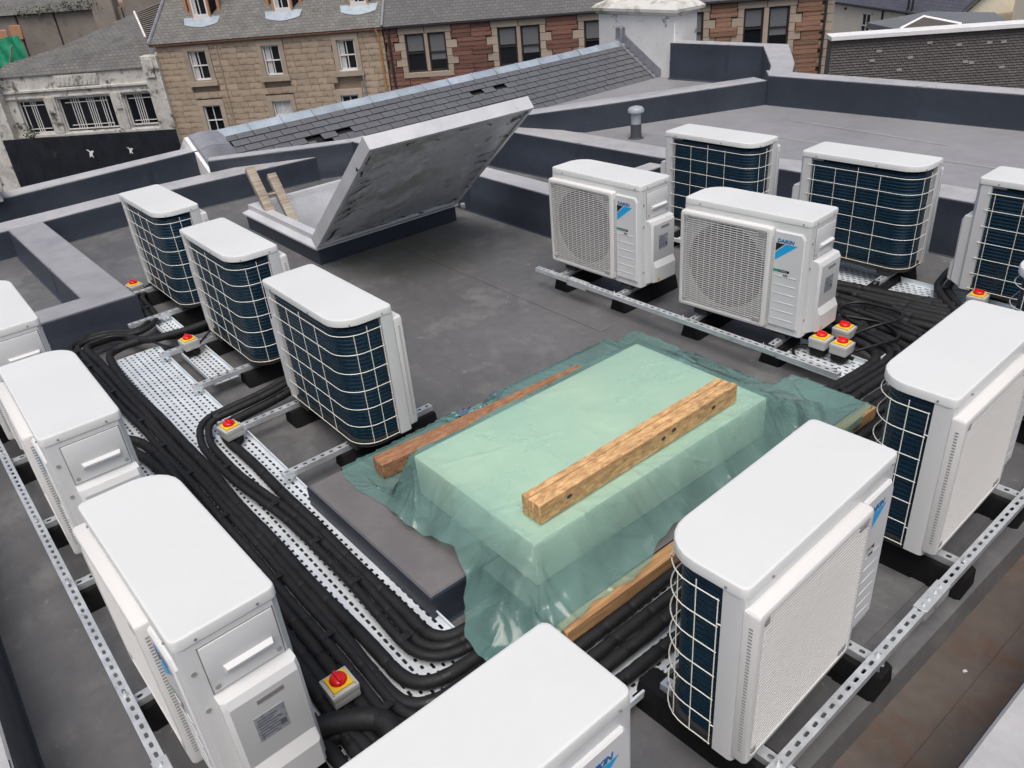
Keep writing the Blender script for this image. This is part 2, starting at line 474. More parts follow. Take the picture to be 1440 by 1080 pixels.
# upturned edge into the lower gutter on the right
fl.add([(-.755, Y0, 0), (-.735, Y0, -.085), (-.735, Y1, -.085), (-.755, Y1, 0)], [(0, 1, 2, 3)])
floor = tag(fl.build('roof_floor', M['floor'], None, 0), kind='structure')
slab('gutter_floor', [[(-.735, Y0), (-.36, Y0), (-.36, 6.6), (-.735, 6.6)]], -.085, M['gutter'])
# welded seams of the membrane
sm = MB()
sm.box(-6.1, -.8, .02, .10, .001, .003)
sm.box(-6.1, -3.5, 3.42, 3.50, .001, .003)
sm.box(-.96, -.90, -.3, 4.4, .0035, .005)
tag(sm.build('floor_seam', M['floor'], None, 0), kind='structure')
sm = MB()
sm.box(-.58, -.575, Y0, 6.4, -.0845, -.080)
tag(sm.build('gutter_seam', M['gutter'], None, 0), kind='structure')
slab('upper_roof_floor', [[(-7.2, 5.7), (-5.0, 5.85), (-3.9, 6.15), (2, 6.2), (2, 8.9), (-5.6, 8.4), (-6.5, 6.3)]], .425, M['floor_up'])
sm = MB()
sm.add([(-4.90, 7.60, .428), (-4.90, 7.63, .428), (-3.2, 7.49, .428), (-3.2, 7.46, .428)], [(3, 2, 1, 0)])
sm.add([(-5.7, 6.9, .428), (-5.7, 6.93, .428), (1.5, 7.15, .428), (1.5, 7.12, .428)], [(3, 2, 1, 0)])
tag(sm.build('upper_floor_seam', M['seam'], None, 0), kind='structure')
slab('outer_roof_floor', [[(-9.6, 2.6), (-8.0, 4.6), (-6.6, 6.3), (-5.6, 8.4), (-5.6, 9.6), (-7.3, 11.1), (-9.6, 11.2)]], -.012, M['floor_up'])
slab('roof_gutter', [[(-10.4, -.9), (-9.2, -.9), (-9.2, 3.2), (-10.4, 3.2)]], -.15, M['gutter'])

# own building under the roof
bld = MB()
bld.prism([(-10.4, -.95), (.2, -.95), (2, 6.0), (2, 9.2), (-5.6, 9.2), (-9.7, 11.4), (-10.6, 11.4), (-10.6, 3.0)], -10.5, -1.3)
tag(bld.build('own_building', M['oldgrey']), 'grey building underneath the flat roof with the air conditioners', 'building')

def wall(name, poly, z0, z1, label, m='wall', rim=.014, cat='parapet'):
    """low membrane-clad wall: a prism with softened top edge and a heat-welded fillet at its foot"""
    n = len(poly)
    c = Vector((sum(p[0] for p in poly)/n, sum(p[1] for p in poly)/n))
    def inset(d):
        out = []
        for i in range(n):
            p0, p1, p2 = Vector(poly[i-1]), Vector(poly[i]), Vector(poly[(i+1) % n])
            a = (p1-p0).normalized(); b = (p2-p1).normalized()
            na = Vector((-a.y, a.x)); nb = Vector((-b.y, b.x))
            h = (na+nb); h = h/max(h.dot(na), .25)
            out.append(p1+h*d)
        return out
    zt = z1 if hasattr(z1, '__len__') else [z1]*n
    rg = []
    for d, dz in ((-.035, None), (-.008, .03), (-.0035, .07), (-.0035 if max(zt)-z0 > .4 else 0, .5), (0, .52), (0, -rim), (rim*.35, -rim*.35), (rim, 0)):
        pts = inset(d)
        def zz(i):
            if dz is None: return z0
            if dz <= 0: return zt[i]+dz
            return z0+dz if dz < .3 else z0+(zt[i]-z0)*dz
        rg.append([(pts[i].x, pts[i].y, zz(i)) for i in range(n)])
    mb = MB(); mb.rings(rg)
    o = tag(mb.build(name, M[m], None, 28), label, cat)
    lp = MB()
    for i in range(n):
        a, b = Vector(poly[i]), Vector(poly[(i+1) % n]); L = (b-a).length
        if L < 1.2: continue
        d = (b-a)/L; nn = Vector((d.y, -d.x)); zc = zt[i] if zt[i] == zt[(i+1) % n] else min(zt[i], zt[(i+1) % n])
        k = max(1, int(L/2.2))
        for q_ in range(k):
            p = a+d*(L*(q_+.62)/k+.08*math.sin(q_*5+i)); e = p+d*.055
            lp.add([(*(p+nn*.0063), z0+.07), (*(e+nn*.0063), z0+.07), (*(e+nn*.0014), zc-rim), (*(p+nn*.0014), zc-rim), (*(e-nn*(rim-.001)), zc+.0014), (*(p-nn*(rim-.001)), zc+.0014), (*(e-nn*.12), zc+.0014), (*(p-nn*.12), zc+.0014),
                    (*(e+nn*-.002), z0+.07), (*(e-nn*.002), zc-rim), (*(p-nn*.002), z0+.07), (*(p-nn*.002), zc-rim)],
                   [(0, 1, 2, 3), (3, 2, 4, 5), (5, 4, 6, 7), (1, 8, 9, 2), (10, 0, 3, 11)])
    if lp.v: tag(lp.build('membrane_lap', M[m], o, 0), kind='stuff')
    return o

# polygons counter-clockwise
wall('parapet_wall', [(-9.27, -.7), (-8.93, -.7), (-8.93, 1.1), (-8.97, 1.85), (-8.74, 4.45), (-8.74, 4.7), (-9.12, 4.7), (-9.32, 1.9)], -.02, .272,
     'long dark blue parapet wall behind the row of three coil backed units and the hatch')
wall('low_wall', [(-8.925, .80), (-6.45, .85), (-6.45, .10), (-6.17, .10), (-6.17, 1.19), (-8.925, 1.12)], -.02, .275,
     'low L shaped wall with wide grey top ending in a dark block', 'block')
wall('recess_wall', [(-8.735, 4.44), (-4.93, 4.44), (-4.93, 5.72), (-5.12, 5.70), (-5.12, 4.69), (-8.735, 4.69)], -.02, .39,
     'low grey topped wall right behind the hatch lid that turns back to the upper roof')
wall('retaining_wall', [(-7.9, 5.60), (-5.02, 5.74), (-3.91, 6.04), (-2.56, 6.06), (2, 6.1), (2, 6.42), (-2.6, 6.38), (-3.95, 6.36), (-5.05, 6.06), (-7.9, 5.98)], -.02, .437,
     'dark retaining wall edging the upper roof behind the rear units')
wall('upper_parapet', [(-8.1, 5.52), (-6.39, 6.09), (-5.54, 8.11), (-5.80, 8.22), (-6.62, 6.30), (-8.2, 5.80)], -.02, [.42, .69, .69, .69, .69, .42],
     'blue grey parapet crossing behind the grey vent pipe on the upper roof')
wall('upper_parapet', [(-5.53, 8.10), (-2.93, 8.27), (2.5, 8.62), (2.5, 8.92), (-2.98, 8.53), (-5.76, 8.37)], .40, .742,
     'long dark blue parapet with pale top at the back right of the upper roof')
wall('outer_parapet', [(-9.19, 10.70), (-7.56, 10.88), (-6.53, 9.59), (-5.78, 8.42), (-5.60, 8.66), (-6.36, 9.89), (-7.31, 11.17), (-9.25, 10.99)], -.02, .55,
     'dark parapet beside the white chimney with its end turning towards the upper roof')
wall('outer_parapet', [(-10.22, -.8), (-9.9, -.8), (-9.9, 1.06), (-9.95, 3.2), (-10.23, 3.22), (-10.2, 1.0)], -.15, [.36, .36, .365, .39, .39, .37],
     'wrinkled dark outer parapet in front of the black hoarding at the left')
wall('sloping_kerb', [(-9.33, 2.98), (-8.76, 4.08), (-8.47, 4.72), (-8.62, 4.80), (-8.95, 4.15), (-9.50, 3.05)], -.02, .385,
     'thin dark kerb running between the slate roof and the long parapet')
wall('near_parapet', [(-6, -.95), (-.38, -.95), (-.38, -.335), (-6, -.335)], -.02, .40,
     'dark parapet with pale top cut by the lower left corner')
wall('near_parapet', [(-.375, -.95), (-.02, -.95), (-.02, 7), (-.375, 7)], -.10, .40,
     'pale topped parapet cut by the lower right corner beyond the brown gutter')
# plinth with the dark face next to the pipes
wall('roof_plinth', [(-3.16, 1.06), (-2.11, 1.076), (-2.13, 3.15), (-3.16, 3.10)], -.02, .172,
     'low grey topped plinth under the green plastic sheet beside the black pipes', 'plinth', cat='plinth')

# ------------------------------------------------------------------ hatch
h = empty('roof_hatch', (-7.0, 3.44, 0), 0, 'open metal roof hatch with a tilted steel lid and silver lined well', 'roof hatch')
hx0, hx1, hy0, hy1 = -.72, .70, -.66, .69
def ring(mb, x0, x1, y0, y1, t, z0, z1, mi=0):
    mb.box(x0, x1, y0, y0+t, z0, z1, mi); mb.box(x0, x1, y1-t, y1, z0, z1, mi)
    mb.box(x0, x0+t, y0+t, y1-t, z0, z1, mi); mb.box(x1-t, x1, y0+t, y1-t, z0, z1, mi)
mb = MB(); ring(mb, hx0-.06, hx1+.06, hy0-.06, hy1+.06, .09, -.01, .163); mb.build('kerb', M['wall'], h, 0)
mb = MB()   # sloping metal flashing round the top of the kerb
o0 = [(hx0-.085, hy0-.085), (hx1+.085, hy0-.085), (hx1+.085, hy1+.085), (hx0-.085, hy1+.085)]
i0 = [(hx0-.03, hy0-.03), (hx1+.03, hy0-.03), (hx1+.03, hy1+.03), (hx0-.03, hy1+.03)]
i1 = [(hx0+.05, hy0+.05), (hx1-.05, hy0+.05), (hx1-.05, hy1-.05), (hx0+.05, hy1-.05)]
mb.rings([[(*p, .148) for p in o0], [(*p, .165) for p in o0], [(*p, .195) for p in i0], [(*p, .245) for p in i0], [(*p, .25) for p in i1], [(*p, .12) for p in i1]], cap0=False, cap1=False)
mb.build('frame', M['alu'], h, 20)
mb = MB()
x0, x1, y0, y1 = hx0+.06, hx1-.06, hy0+.06, hy1-.06
mb.add([(x0, y0, .2), (x1, y0, .2), (x1, y1, .2), (x0, y1, .2), (x0, y0, -.9), (x1, y0, -.9), (x1, y1, -.9), (x0, y1, -.9)],
       [(0, 1, 5, 4), (1, 2, 6, 5), (2, 3, 7, 6), (3, 0, 4, 7), (4, 5, 6, 7)])
mb.build('lining', M['alu_in'], h, 0)
lx0, lx1, ly0, ly1 = x0+.01, x1-.01, y0+.01, y1-.01
mb = MB(); mb.rbox(lx0+.30, lx1-.1, ly0+.30, ly1-.2, -.32, -.12, .01); mb.build('inner_ledge', M['alu_in'], h)
# lid: hinged on the near edge, leaning towards the viewer
lid = empty('lid', (.86, 0, .205)); lid.parent = h
lid.rotation_euler = (0, -R(39.6), 0)
L = 1.57; yb0, yb1 = -.77, .70
mb = MB()
mb.box(0, L, yb0, yb1, .015, .085)                    # body
mb.build('lid_back', M['alu'], lid, 0)
mb = MB(); ring(mb, -.005, L+.005, yb0-.006, yb1+.006, .03, -.012, .092)
mb.build('lid_rim', M['alu'], lid, 0)
mb = MB()
n = 24
xs = np.linspace(.03, L-.03, n); ys = np.linspace(yb0+.03, yb1-.03, n)
vv = [(x, y, .008+.006*math.sin(3*x+1.2)*math.sin(2.5*y)+.002*rng.normal()) for y in ys for x in xs]
mb.add(vv, [(j*n+i, (j+1)*n+i, (j+1)*n+i+1, j*n+i+1) for j in range(n-1) for i in range(n-1)])
mb.build('lid_sheet', M['lidsteel'], lid, 60)
mb = MB()
def tear(cx, cy, ln, ang, wd):
    k = 9; a = []; b = []
    for i in range(k):
        t_ = i/(k-1); x = cx+math.cos(ang)*ln*t_+rng.normal()*.008; y = cy+math.sin(ang)*ln*t_+rng.normal()*.008
        ww = 1.9*wd*math.sin(math.pi*min(max(t_, .06), .94))*(.5+rng.random())
        a.append((x, y-ww, -.004)); b.append((x, y+ww, -.0045))
    mb.add(a+b, [(i, k+i, k+i+1, i+1) for i in range(k-1)])
for i in range(9): tear(.10+i*.155+rng.normal()*.02, yb0+.045+rng.random()*.04, .13+.1*rng.random(), R(30+rng.normal()*50), .010)
for i in range(8): tear(.05+rng.random()*.12, yb0+.2+i*.16, .18+.1*rng.random(), R(90+rng.normal()*16), .012)
for i in range(8): tear(.12+i*.17+rng.normal()*.04, yb1-.10-rng.random()*.12, .13+.1*rng.random(), R(75+rng.normal()*35), .011)
for i in range(5): tear(L-.06-rng.random()*.05, yb0+.06+i*.24, .10+.05*rng.random(), R(90+rng.normal()*15), .006)
tag(mb.build('torn_film_strip', M['tear'], lid, 0), kind='stuff')
for y in (hy0+.25, hy1-.3):
    mb = MB(); mb.tube([(.70, y-.06, .22), (.70, y+.06, .22)], .014, 8); mb.box(.66, .74, y-.05, y+.05, .19, .215); mb.build('hinge', M['steel'], h)
mb = MB(); mb.rbox(.80, .84, hy1+.09, hy1+.13, .12, .17, .008); mb.build('corner_bracket', M['steel'], h)

ld = empty('wooden_ladder', (-7.36, 2.90, .18), R(-6), 'weathered wooden ladder leaning out of the near left corner of the open hatch', 'ladder')
LA = R(47)
for y, t in ((-.085, .55), (.085, .43)):
    mb = MB(); mb.rbox(-.012, .060, y-.045, y+.045, -1.2, t, .006)
    o = mb.build('stile', M['oldwood'], ld); o.rotation_euler = (0, -LA, 0)
for z in (-.75, -.45, -.15, .22):
    mb = MB(); mb.tube([(.03, -.065, z), (.03, .085, z)], .014, 8); o = mb.build('rung', M['oldwood'], ld); o.rotation_euler = (0, -LA, 0)

# ------------------------------------------------------------------ vent pipe
v = empty('vent_pipe', (-5.76, 6.2, .425), 0, 'short grey roof vent pipe with a domed cap on the upper roof', 'vent pipe')
MB().lathe([(.085, 0), (.06, .012), (.056, .03), (.056, .145)], n=18).build('collar', M['pvcd'], v)
MB().lathe([(.050, .14), (.050, .25), (.062, .262)], n=18).build('pipe', M['pvc'], v)
MB().lathe([(.062, .255), (.082, .262), (.084, .285), (.07, .306), (.035, .318), (.001, .32)], n=18).build('cap', M['pvc'], v)

# ================================================================== AIR CONDITIONERS
W, D, H = .855, .311, .734
def rrect(x0, x1, y0, y1, radii, seg=6):
    """counter-clockwise outline; radii for corners (x0,y0),(x1,y0),(x1,y1),(x0,y1)"""
    out = []
    for (cx, cy, sx, sy, a0), r in zip(((x0, y0, 1, 1, 180), (x1, y0, -1, 1, 270), (x1, y1, -1, -1, 0), (x0, y1, 1, -1, 90)), radii):
        k = seg if r > .03 else 3
        for i in range(k+1):
            a = R(a0+90*i/k)
            out.append((cx+sx*r+r*math.cos(a), cy+sy*r+r*math.sin(a)))
    return out

def text_mesh(body, size, m, name, shear=0., bold=0.):
    c = bpy.data.curves.new(name, 'FONT')
    c.body = body; c.size = size; c.shear = shear; c.offset = bold; c.extrude = .0006
    c.resolution_u = 2
    o = bpy.data.objects.new(name, c); col.objects.link(o)
    dg = bpy.context.evaluated_depsgraph_get()
    me = bpy.data.meshes.new_from_object(o.evaluated_get(dg))
    bpy.data.objects.remove(o); me.name = name
    me.materials.clear(); me.materials.append(m)
    return me
badge_text = text_mesh('DAIKIN', .030, M['navy'], 'badge_lettering', .22, .0011)
r32_text = text_mesh('R32', .017, M['black'], 'tag_lettering', 0, .0005)
blu_text = text_mesh('BLUEVOLUTION', .0068, M['white'], 'strip_lettering', 0, 0)

def make_unit():
    u = empty('air_conditioner', (0, 0, 0), 0)
    hx, hy = W/2, D/2
    fy = -hy
    # casing: front sheet wrapping both ends, right compartment, slim posts beside the coil
    mb = MB()
    z0, z1 = .012, H-.0395
    out = [(-hx+.002, fy+.075), (-hx+.002, fy+.020), (-hx+.006, fy+.008), (-hx+.020, fy+.002), (hx-.020, fy+.002), (hx-.006, fy+.008), (hx-.002, fy+.020), (hx-.002, hy-.024), (hx-.024, hy-.003),
           (hx-.085, hy-.003), (hx-.085, hy-.03), (hx-.16, hy-.05), (hx-.16, fy+.05), (-hx+.03, fy+.05), (-hx+.03, fy+.075)]
    mb.prism(out, z0, z1)
    mb.build('casing', M['white'], u, 30)
    # lid
    mb = MB()
    def lo(d, z): return [(p[0], p[1], z) for p in rrect(-hx+d, hx-d, -hy+d, hy-d, (.025-d*.5, .025-d*.5, .025-d*.5, .135-d*.6))]
    mb.rings([lo(.003, H-.0385), lo(.0, H-.037), lo(0, H-.008), lo(.0025, H-.0025), lo(.008, H), lo(.011, H), lo(.019, H)])
    mb.build('top_panel', M['lid'], u, 30)
    mb = MB()
    for x, y in ((-hx+.3, hy+.002), (hx-.12, hy+.002), (-hx+.12, fy-.002), (hx-.05, fy-.002)):
        mb.tube([(x, y-.004, H-.024), (x, y+.003, H-.024)], .0042, 8)
    for y in (-.09, .09):
        mb.tube([(hx-.003, y, H-.024), (hx+.003, y, H-.024)], .0042, 8); mb.tube([(-hx+.003, y, H-.024), (-hx-.003, y, H-.024)], .0042, 8)
    tag(mb.build('lid_screws', M['groove'], u), kind='stuff')
    # base
    mb = MB()
    def bo(d, z): return [(p[0], p[1], z) for p in rrect(-hx+.012+d, hx-.012-d, -hy+.012+d, hy-.012-d, (.02, .02, .02, .11))]
    mb.rings([bo(.01, -.005), bo(0, 0), bo(0, .035)])
    for x in (-.28, .28):
        mb.box(x-.05, x+.05, -hy+.01, hy-.01, -.030, -.004)
    mb.build('base_pan', M['fan'], u, 30)
    # coil path along the back and round the left end
    def path(off, step=.05):
        r = .115+off*.6
        pts = []
        xr, yb, xl, yf = hx-.070, hy-.028+off, -hx+.028-off, fy+.082
        nx = int((xr-(xl+r))/step)
        for i in range(nx+1): pts.append((xr+(xl+r-xr)*i/nx, yb))
        for i in range(1, 9):
            a = R(90+90*i/8); pts.append((xl+r+r*math.cos(a), yb-r+r*math.sin(a)))
        ny = max(int((yb-r-yf)/step), 1)
        for i in range(1, ny+1): pts.append((xl, yb-r+(yf-yb+r)*i/ny))
        return pts
    pa, pb = path(0, .06), path(.003, .06)
    n = 30; zz = []
    for i in range(n):
        a = .03+(H-.085)*i/n; b = (H-.085)/n
        zz += [(a, 0), (a+.35*b, 0), (a+.5*b, 1), (a+.85*b, 1)]
    mb = MB(); k = len(pa)
    vv = []
    for z, s in zz:
        P = pb if s else pa
        vv += [(p[0], p[1], z) for p in P]
    mb.add(vv, [(j*k+i, j*k+i+1, (j+1)*k+i+1, (j+1)*k+i) for j in range(len(zz)-1) for i in range(k-1)])
    inner = path(-.02, .06)
    mb.add([(p[0], p[1], z) for z in (.03, H-.05) for p in inner], [(i, i+1, len(inner)+i+1, len(inner)+i) for i in range(len(inner)-1)])
    mb.build('coil', M['coil'], u, 60)
    # wire guard
    mb = MB(); gp = path(.030, .06); gw = .0022
    top, bot, rows = H-.085, .030, 7
    for i in range(rows):
        z = bot+(top-bot)*i/(rows-1)
        mb.tube([(p[0], p[1], z) for p in gp], gw, 4, cap=True)
    def along(s):
        acc = 0
        for i in range(len(gp)-1):
            d = math.dist(gp[i], gp[i+1])
            if acc+d >= s: 
                t = (s-acc)/d
                return (gp[i][0]+(gp[i+1][0]-gp[i][0])*t, gp[i][1]+(gp[i+1][1]-gp[i][1])*t)
            acc += d
        return gp[-1]
    tot = sum(math.dist(gp[i], gp[i+1]) for i in range(len(gp)-1))
    for j, s in enumerate((.045, .205, .365, .525, tot-.150, tot-.078, tot-.004)):
        p = along(s)
        mb.tube([(p[0], p[1], bot-.004), (p[0], p[1], top+(.028 if j in (2, 5) else .004))], gw, 4)
    # fixing hooks
    for s in (.03, tot-.004):
        p = along(s)
        qx = (p[0]+.045, p[1]-.026) if s < .1 else (p[0]+.024, p[1]-.045)
        for z in (bot+.09, top-.09):
            mb.tube([(p[0], p[1], z), ((p[0]+qx[0])/2, (p[1]+qx[1])/2, z-.012), (qx[0], qx[1], z)], gw, 4)
    mb.build('wire_guard', M['wire'], u, 60)
    # fan opening plate and a flat near-black disc painting the shade of the recess
    cx, cz, rr = -.105, .350, .268
    mb = MB(); N = 40
    sq = []
    for i in range(N):
        a = 2*math.pi*i/N; m_ = max(abs(math.cos(a)), abs(math.sin(a)))
        sq.append((cx+.300*math.cos(a)/m_, fy-.002, cz+.315*math.sin(a)/m_))
    ci = [(cx+rr*math.cos(2*math.pi*i/N), fy-.002, cz+rr*math.sin(2*math.pi*i/N)) for i in range(N)]
    c2 = [(p[0], fy+.045, p[2]) for p in ci]
    mb.rings([sq, ci], cap0=False, cap1=False)
    mb.build('fan_plate', M['plate_in'], u, 30)
    mb = MB(); mb.rings([[(p[0], fy-.004, p[2]) for p in ci], [(cx+(p[0]-cx)*.999, fy-.0008, p[2]) for p in ci]], cap0=False, cap1=True)
    mb.build('fan_recess_shade', M['dark'], u, 30)
    mb = MB()
    mb.rings([[(cx+.07*math.cos(2*math.pi*i/16), y_, cz+.07*math.sin(2*math.pi*i/16)) for i in range(16)] for y_ in (fy-.001, fy-.018)])
    for bl in range(3):
        a0 = bl*2*math.pi/3+.4
        v_ = []; f_ = []
        for i in range(7):
            a = a0+i*.20
            for r_ in (.06, .15, .235):
                v_.append((cx+r_*math.cos(a+.25*(r_-.06)/.18), fy-.004-.012*i/6, cz+r_*math.sin(a+.25*(r_-.06)/.18)))
        for i in range(6):
            for j in range(2): f_.append((i*3+j, i*3+j+1, i*3+j+4, i*3+j+3))
        mb.add(v_, f_)
    mb.build('fan', M['fan'], u, 40)
    # grille: frame and bars
    gx0, gx1, gz0, gz1 = -hx+.004, .205, .030, H-.070
    pr = .042
    def rr_(d, y): return [(p[0], y, p[1]) for p in rrect(gx0+d, gx1-d, gz0+d, gz1-d, (.016, .016, .016, .016))][::-1]
    mb = MB()
    mb.rings([rr_(0, fy+.008), rr_(0, fy-pr+.012), rr_(.004, fy-pr+.003), rr_(.009, fy-pr), rr_(.024, fy-pr), rr_(.0255, fy-pr+.012), rr_(.0255, fy-.004)], cap0=False, cap1=False)
    # vents down both frame sides
    g = mb.build('fan_grille', M['grille'], u, 30)
    mb = MB()
    nb = 42
    ix0, ix1, iz0, iz1 = gx0+.024, gx1-.024, gz0+.024, gz1-.024
    for i in range(nb):
        z = iz0+(iz1-iz0)*(i+.5)/nb
        mb.box(ix0, ix1, fy-pr+.003, fy-pr+.008, z-.0021, z+.0021)
    for i in range(13):
        x = ix0+(ix1-ix0)*(i+.5)/13
        mb.box(x-.0012, x+.0012, fy-pr+.0065, fy-pr+.0085, iz0, iz1)
    tag(mb.build('bars', M['grille'], g, 0), kind='stuff')
    mb = MB()
    for x, z in ((ix0+.02, iz0+.02), (ix0+.02, iz1-.02), (ix1-.02, iz0+.02), (ix1-.02, iz1-.02), (ix1-.045, iz1-.02), (ix1-.045, iz0+.02)):
        mb.rbox(x-.011, x+.011, fy-pr+.0005, fy-pr+.006, z-.013, z+.013, .002, 1)
    tag(mb.build('grille_clips', M['shroud'], g), kind='stuff')
    mb = MB()
    for i in range(40):
        z = gz0+.06+(gz1-gz0-.12)*i/39
        mb.box(gx0-.0008, gx0+.002, fy-pr+.018, fy-pr+.030, z, z+.006)
        mb.box(gx1-.002, gx1+.0008, fy-pr+.018, fy-pr+.030, z, z+.006)
    tag(mb.build('frame_slits', M['shroud'], g, 0), kind='stuff')
    # badge panel
    px0, px1, pz0, pz1 = .214, hx-.026, .055, H-.085
    pn = MB()
    def po(d, y): return [(px0+d, y, pz0+d), (px0+d, y, pz1-d), (px1-.02-d, y, pz1-.0-d), (px1-d, y, pz1-.03-d), (px1-d, y, pz0+d)]
    pn.rings([po(0, fy+.008), po(0, fy-.006), po(.006, fy-.012)], cap0=False)
    pnl = pn.build('badge_panel', M['white'], u, 30)
    gm = MB()
    for i in range(6):
        z = .10+i*.055
        gm.rbox(px0+.014, px1-.03, fy-.0135, fy-.010, z, z+.008, .0015, 1)
    tag(gm.build('panel_ribs', M['white'], pnl), kind='stuff')
    yb = fy-.0128
    bx, bz, bw, bh = px0+.012, .578, .125, .098
    MB().add([(bx, yb, bz), (bx+.055, yb, bz), (bx, yb, bz-.052)], [(0, 2, 1)]).build('badge_corner', M['black'], pnl, 0)
    MB().add([(bx+.062, yb, bz), (bx+bw+.01, yb, bz), (bx, yb, bz-bh-.008), (bx, yb, bz-.059)], [(0, 3, 2, 1)]).build('badge_stripe', M['blue'], pnl, 0)
    t = piece('badge_lettering', badge_text, pnl, (bx+.006, yb, bz+.006), (1.04, 1, 1), (R(90), 0, 0))
    MB().box(bx-.004, bx+.03, yb-.0006, yb, .405, .42).build('badge_strip', M['green'], pnl, 0)
    st = MB().box(bx+.030, bx+.098, yb-.0006, yb, .405, .42).build('name_strip', M['black'], pnl, 0)
    piece('strip_lettering', blu_text, st, (bx+.033, yb-.001, .410), (1, 1, 1), (R(90), 0, 0))
    tg = MB().box(bx+.058, bx+.100, yb-.0006, yb, .380, .4).build('refrigerant_tag', M['offwhite'], pnl, 0)
    piece('tag_lettering', r32_text, tg, (bx+.063, yb-.001, .384), (1, 1, 1), (R(90), 0, 0))
    # right end: corner screws, access panel, handle, valve cover
    ex = hx-.002
    mb = MB()
    for z in (.60, .45, .12):
        mb.tube([(ex-.002, fy+.03, z), (ex+.003, fy+.03, z)], .008, 8)
    tag(mb.build('end_screws', M['shroud'], u), kind='stuff')
    ap = MB().rbox(ex-.008, ex+.005, -.095, .125, .495, .672, .004, 2).build('access_panel', M['white'], u)
    fr = MB()
    for y0_, y1_, z0_, z1_ in ((-.098, .128, .672, .675), (-.098, .128, .492, .495), (-.098, -.095, .492, .675), (.125, .128, .492, .675)):
        fr.box(ex-.001, ex+.0018, y0_, y1_, z0_, z1_)
    fr.build('panel_gap', M['groove'], ap, 0)
    hd = MB()
    hd.prism([(-.045, 0), (.095, 0), (.095, .001), (-.045, .001)], 0, 0) if False else None
    hd.rings([[(ex+.004, -.05, .545), (ex+.004, .10, .545), (ex+.004, .10, .575), (ex+.004, -.05, .575)],
              [(ex+.022, -.045, .560), (ex+.022, .095, .560), (ex+.022, .095, .566), (ex+.022, -.045, .566)]])
    hd.build('grip_ledge', M['white'], ap)
    sc_ = MB()
    for y, z in ((-.08, .515), (.11, .515)):
        sc_.tube([(ex+.003, y, z), (ex+.0075, y, z)], .009, 8)
    tag(sc_.build('panel_screws', M['shroud'], ap), kind='stuff')
    mb = MB()
    def sec(y, d): # outline in (x out, z) of the valve cover
        return [(ex-.004, y, .035-d), (ex+.050-d, y, .045), (ex+.056-d, y, .06), (ex+.056-d, y, .455), (ex+.044-d, y, .480), (ex-.004, y, .485+d*0)]
    mb.rings([sec(-.100, .012), sec(-.086, 0), sec(.128, 0), sec(.140, .012)][::-1])
    vc = mb.build('valve_cover', M['white'], u, 25)
    mb = MB()
    def sec2(y, d): return [(ex+.05, y, .04), (ex+.078-d, y, .05), (ex+.080-d, y, .155), (ex+.052, y, .205)]
    mb.rings([sec2(-.085, .01), sec2(-.06, 0), sec2(.118, 0), sec2(.128, .01)][::-1])
    mb.build('cover_bulge', M['white'], vc, 25)
    MB().rbox(ex+.0535, ex+.058, -.01, .075, .418, .436, .0015, 1).build('finger_slot', M['groove'], vc)
    npm = MB().box(ex+.0555, ex+.0575, -.035, .06, .275, .375).build('nameplate', M['plate'], vc, 0)
    ln = MB()
    for i in range(7):
        z = .287+i*.0115
        ln.box(ex+.0573, ex+.0582, -.028, -.028+.05+.03*((i*37) % 5)/5, z, z+.004)
    ln.box(ex+.0573, ex+.0582, .035, .055, .29, .312)
    tag(ln.build('print_lines', M['print'], npm, 0), kind='stuff')
    tri = MB().add([(ex+.0805, -.075, .06), (ex+.0805, -.045, .06), (ex+.0805, -.06, .086)], [(0, 1, 2)]).build('warning_sticker', M['yellow'], vc, 0)
    MB().add([(ex+.0809, -.0615, .066), (ex+.0809, -.0585, .066), (ex+.0809, -.0585, .078), (ex+.0809, -.0615, .078)], [(0, 1, 2, 3)]).build('bolt_mark', M['black'], tri, 0)
    return u

